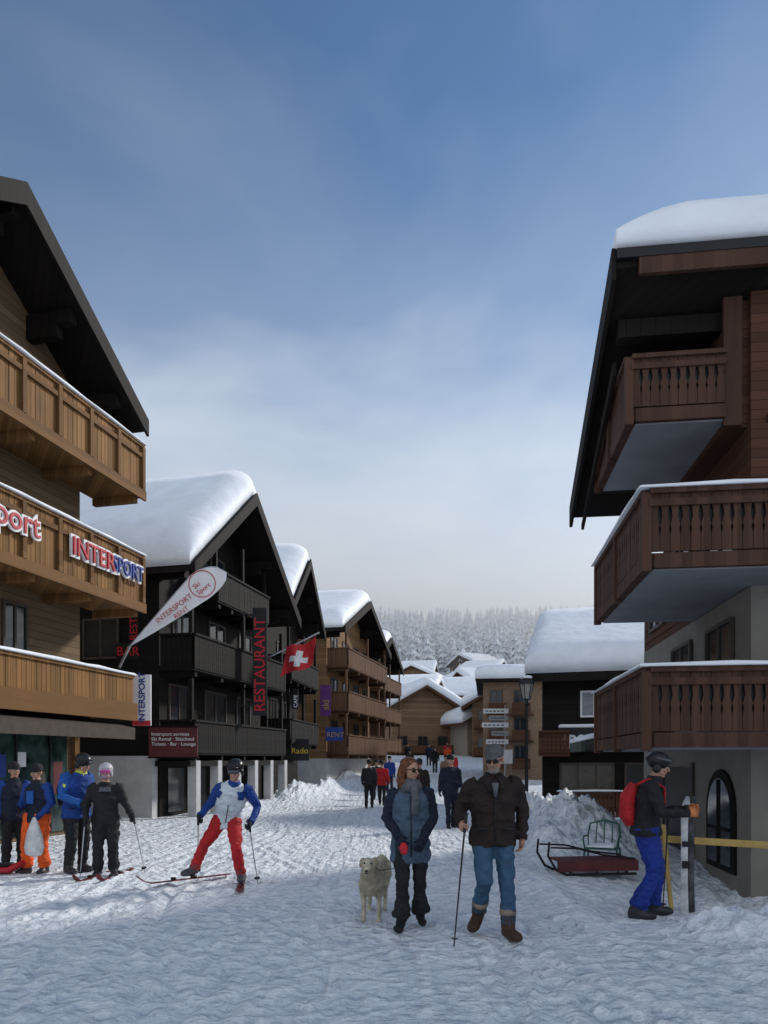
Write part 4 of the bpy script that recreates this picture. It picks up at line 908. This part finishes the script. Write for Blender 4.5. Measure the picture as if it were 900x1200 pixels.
# ------------------------------------------------------------------ dog
fur = M('cream_fur', (.50, .44, .34), rough=.9, var=.3, scale=14, bump=.8, bscale=60, bdist=.01); furd = M('fawn_fur', (.36, .29, .20), rough=.9, var=.3, scale=20); nose_m = M('dog_nose', (.015, .012, .012), rough=.4, bump=0)
x, y = -.13, 7.42
dg = empty('dog', (x, y, ground(x, y)), R(-6)); P = []
def dl(pts, m=fur, n=14, hint=(1, 0, 0)): v, f = loft(pts, n, hint); P.append((v, f, m))
def de(c, rr, m=fur, rot=None): v, f = ell(c, rr, rot, 16); P.append((v, f, m))
dl([((0, -.13, .44), .06, .09), ((0, -.07, .43), .108, .15), ((0, .05, .43), .118, .155), ((0, .2, .45), .10, .13), ((0, .36, .48), .09, .10), ((0, .50, .50), .095, .10), ((0, .58, .50), .05, .06)])
dl([((0, -.05, .47), .09, .12), ((0, -.14, .55), .078, .09), ((0, -.19, .61), .065, .075)])
de((0, -.22, .625), (.070, .08, .062)); dl([((0, -.27, .612), .045, .042), ((0, -.34, .585), .030, .028), ((0, -.385, .575), .022, .02)]); de((0, -.3, .57), (.030, .06, .016), furd)
for q in (-1, 1):
    dl([((q*.05, -.2, .675), .02, .012), ((q*.072, -.205, .668), .024, .012), ((q*.086, -.215, .62), .02, .01), ((q*.082, -.22, .585), .008, .006)], furd, 10, (0, 1, 0))
    dl([((q*.08, -.03, .42), .046, .07), ((q*.08, .0, .33), .034, .045), ((q*.078, .01, .22), .025, .030), ((q*.078, .0, .12), .021, .025), ((q*.078, -.01, .05), .024, .026)]); de((q*.078, -.035, .028), (.030, .048, .026))
    dl([((q*.08, .50, .47), .055, .09), ((q*.09, .46, .37), .048, .075), ((q*.09, .43, .30), .035, .045), ((q*.088, .52, .21), .024, .028), ((q*.086, .56, .17), .022, .026), ((q*.085, .54, .08), .021, .023), ((q*.085, .52, .04), .024, .024)]); de((q*.085, .49, .027), (.03, .048, .025))
dl([((0, .56, .54), .04, .04), ((.03, .66, .56), .045, .05), ((.08, .75, .48), .05, .055), ((.1, .79, .38), .03, .035), ((.1, .8, .32), .01, .01)])
body = remesh(P, .010, 'body', dg, .008, [fur])
b = MB(); b.ell((0, -.400, .580), (.017, .014, .013), nose_m, seg=10)
for q in (-1, 1): b.ell((q*.032, -.285, .640), (.011, .010, .010), nose_m, seg=8)
b.loft([((-.02, -.395, .558), .004, .004), ((.02, -.395, .558), .004, .004)], nose_m, 6, (0, 1, 0))
b.build('face', dg, smooth=True)
rf = random.Random(4); me = body.data; vs = []; fs = []; ms = []
for p in me.polygons:
    c = p.center; nrm = p.normal
    head = c.y < -.18 and c.z > .54
    if c.z < .1 and rf.random() < .5: continue
    for _ in range(2):
        l = (rf.uniform(.006, .012) if head else rf.uniform(.014, .03)) * (.6 if c.z < .25 else 1)
        flow = Vector((rf.uniform(-.3, .3), .5 if c.y > -.1 else .1, -.9)); t = (nrm*.35+flow*.7).normalized()
        sd = t.cross(Vector((rf.uniform(-1, 1), rf.uniform(-1, 1), rf.uniform(-1, 1)))).normalized()*.0022
        base = c+Vector((rf.uniform(-.006, .006), rf.uniform(-.006, .006), rf.uniform(-.006, .006)))-nrm*.002
        k = len(vs); vs += [base-sd, base+sd, base+t*l]; fs.append((k, k+1, k+2)); ms.append(p.material_index)
fm_ = bpy.data.meshes.new('fur'); fm_.from_pydata([tuple(v) for v in vs], [], fs); fm_.materials.append(fur); fm_.materials.append(furd); fm_.polygons.foreach_set('material_index', [min(1, m) for m in ms]); fo = bpy.data.objects.new('fur', fm_); COL.objects.link(fo); fo.parent = dg

# ------------------------------------------------------------------ light
SE, SA = R(30), R(52)
w = bpy.data.worlds.new('World'); scene.world = w; w.use_nodes = True; N = w.node_tree.nodes; L = w.node_tree.links; N.clear()
sky = N.new('ShaderNodeTexSky'); sky.sky_type = 'NISHITA'; sky.sun_disc = False; sky.sun_elevation = SE; sky.sun_rotation = SA; sky.altitude = 1500; sky.air_density = 1.0; sky.dust_density = .6; sky.ozone_density = 3
ti = N.new('ShaderNodeMix'); ti.data_type = 'RGBA'; ti.blend_type = 'MULTIPLY'; ti.inputs[0].default_value = 1; L.new(sky.outputs[0], ti.inputs[6]); ti.inputs[7].default_value = (1.0, 1.18, 1.22, 1)
tc = N.new('ShaderNodeTexCoord'); sp = N.new('ShaderNodeSeparateXYZ'); L.new(tc.outputs['Generated'], sp.inputs[0])
nz = N.new('ShaderNodeTexNoise'); nz.inputs['Scale'].default_value = 1.7; nz.inputs['Detail'].default_value = 5; nz.inputs['Distortion'].default_value = .3; mp = N.new('ShaderNodeMapping'); mp.inputs['Scale'].default_value = (1, 1, 1.6); mp.inputs['Location'].default_value = (.3, .1, .45); L.new(tc.outputs['Generated'], mp.inputs[0]); L.new(mp.outputs[0], nz.inputs['Vector'])
ad = N.new('ShaderNodeMath'); ad.operation = 'MULTIPLY_ADD'; ad.inputs[1].default_value = -.8; L.new(nz.outputs[0], ad.inputs[0]); L.new(sp.outputs[2], ad.inputs[2])
of = N.new('ShaderNodeMath'); of.operation = 'ADD'; of.inputs[1].default_value = .16; L.new(ad.outputs[0], of.inputs[0])
rp_ = N.new('ShaderNodeValToRGB'); L.new(of.outputs[0], rp_.inputs[0]); cr = rp_.color_ramp; cr.elements[0].position = 0.0; cr.elements[0].color = (1,)*3+(1,); cr.elements[1].position = .52; cr.elements[1].color = (.02,)*3+(1,)
el_ = cr.elements.new(.12); el_.color = (.74,)*3+(1,); el_ = cr.elements.new(.29); el_.color = (.22,)*3+(1,)
# bright haze added to the unseen sky behind the camera (-Y) as fill light
bk = N.new('ShaderNodeMapRange'); bk.interpolation_type = 'SMOOTHSTEP'; bk.inputs[1].default_value = .15; bk.inputs[2].default_value = -.45; bk.inputs[3].default_value = 0; bk.inputs[4].default_value = .9; L.new(sp.outputs[1], bk.inputs[0])
mxf = N.new('ShaderNodeMath'); mxf.operation = 'MAXIMUM'; L.new(rp_.outputs[0], mxf.inputs[0]); L.new(bk.outputs[0], mxf.inputs[1])
mx = N.new('ShaderNodeMix'); mx.data_type = 'RGBA'; L.new(mxf.outputs[0], mx.inputs[0]); L.new(ti.outputs[2], mx.inputs[6]); mx.inputs[7].default_value = (7.3, 8.0, 8.8, 1)
bg = N.new('ShaderNodeBackground'); bg.inputs[1].default_value = .1; L.new(mx.outputs[2], bg.inputs[0]); ow = N.new('ShaderNodeOutputWorld'); L.new(bg.outputs[0], ow.inputs[0])
sd_ = Vector((math.sin(SA)*math.cos(SE), math.cos(SA)*math.cos(SE), math.sin(SE)))
ld = bpy.data.lights.new('sun', 'SUN'); ld.energy = 2.8; ld.angle = R(6); ld.color = (1, .95, .88); lo = bpy.data.objects.new('sun', ld); COL.objects.link(lo); lo.rotation_euler = sd_.to_track_quat('Z', 'Y').to_euler()
scene.view_settings.view_transform = 'Standard'; scene.view_settings.look = 'None'; scene.view_settings.exposure = 0
# ------------------------------------------------------------------ camera
cd = bpy.data.cameras.new('camera'); cd.sensor_fit = 'VERTICAL'; cd.sensor_height = 24; cd.lens = 17; cd.shift_y = 290/1200; cd.clip_end = 3000; cd.clip_start = .05
co = bpy.data.objects.new('camera', cd); COL.objects.link(co); co.location = (0, 0, 1.65); co.rotation_euler = (R(90), 0, 0); scene.camera = co
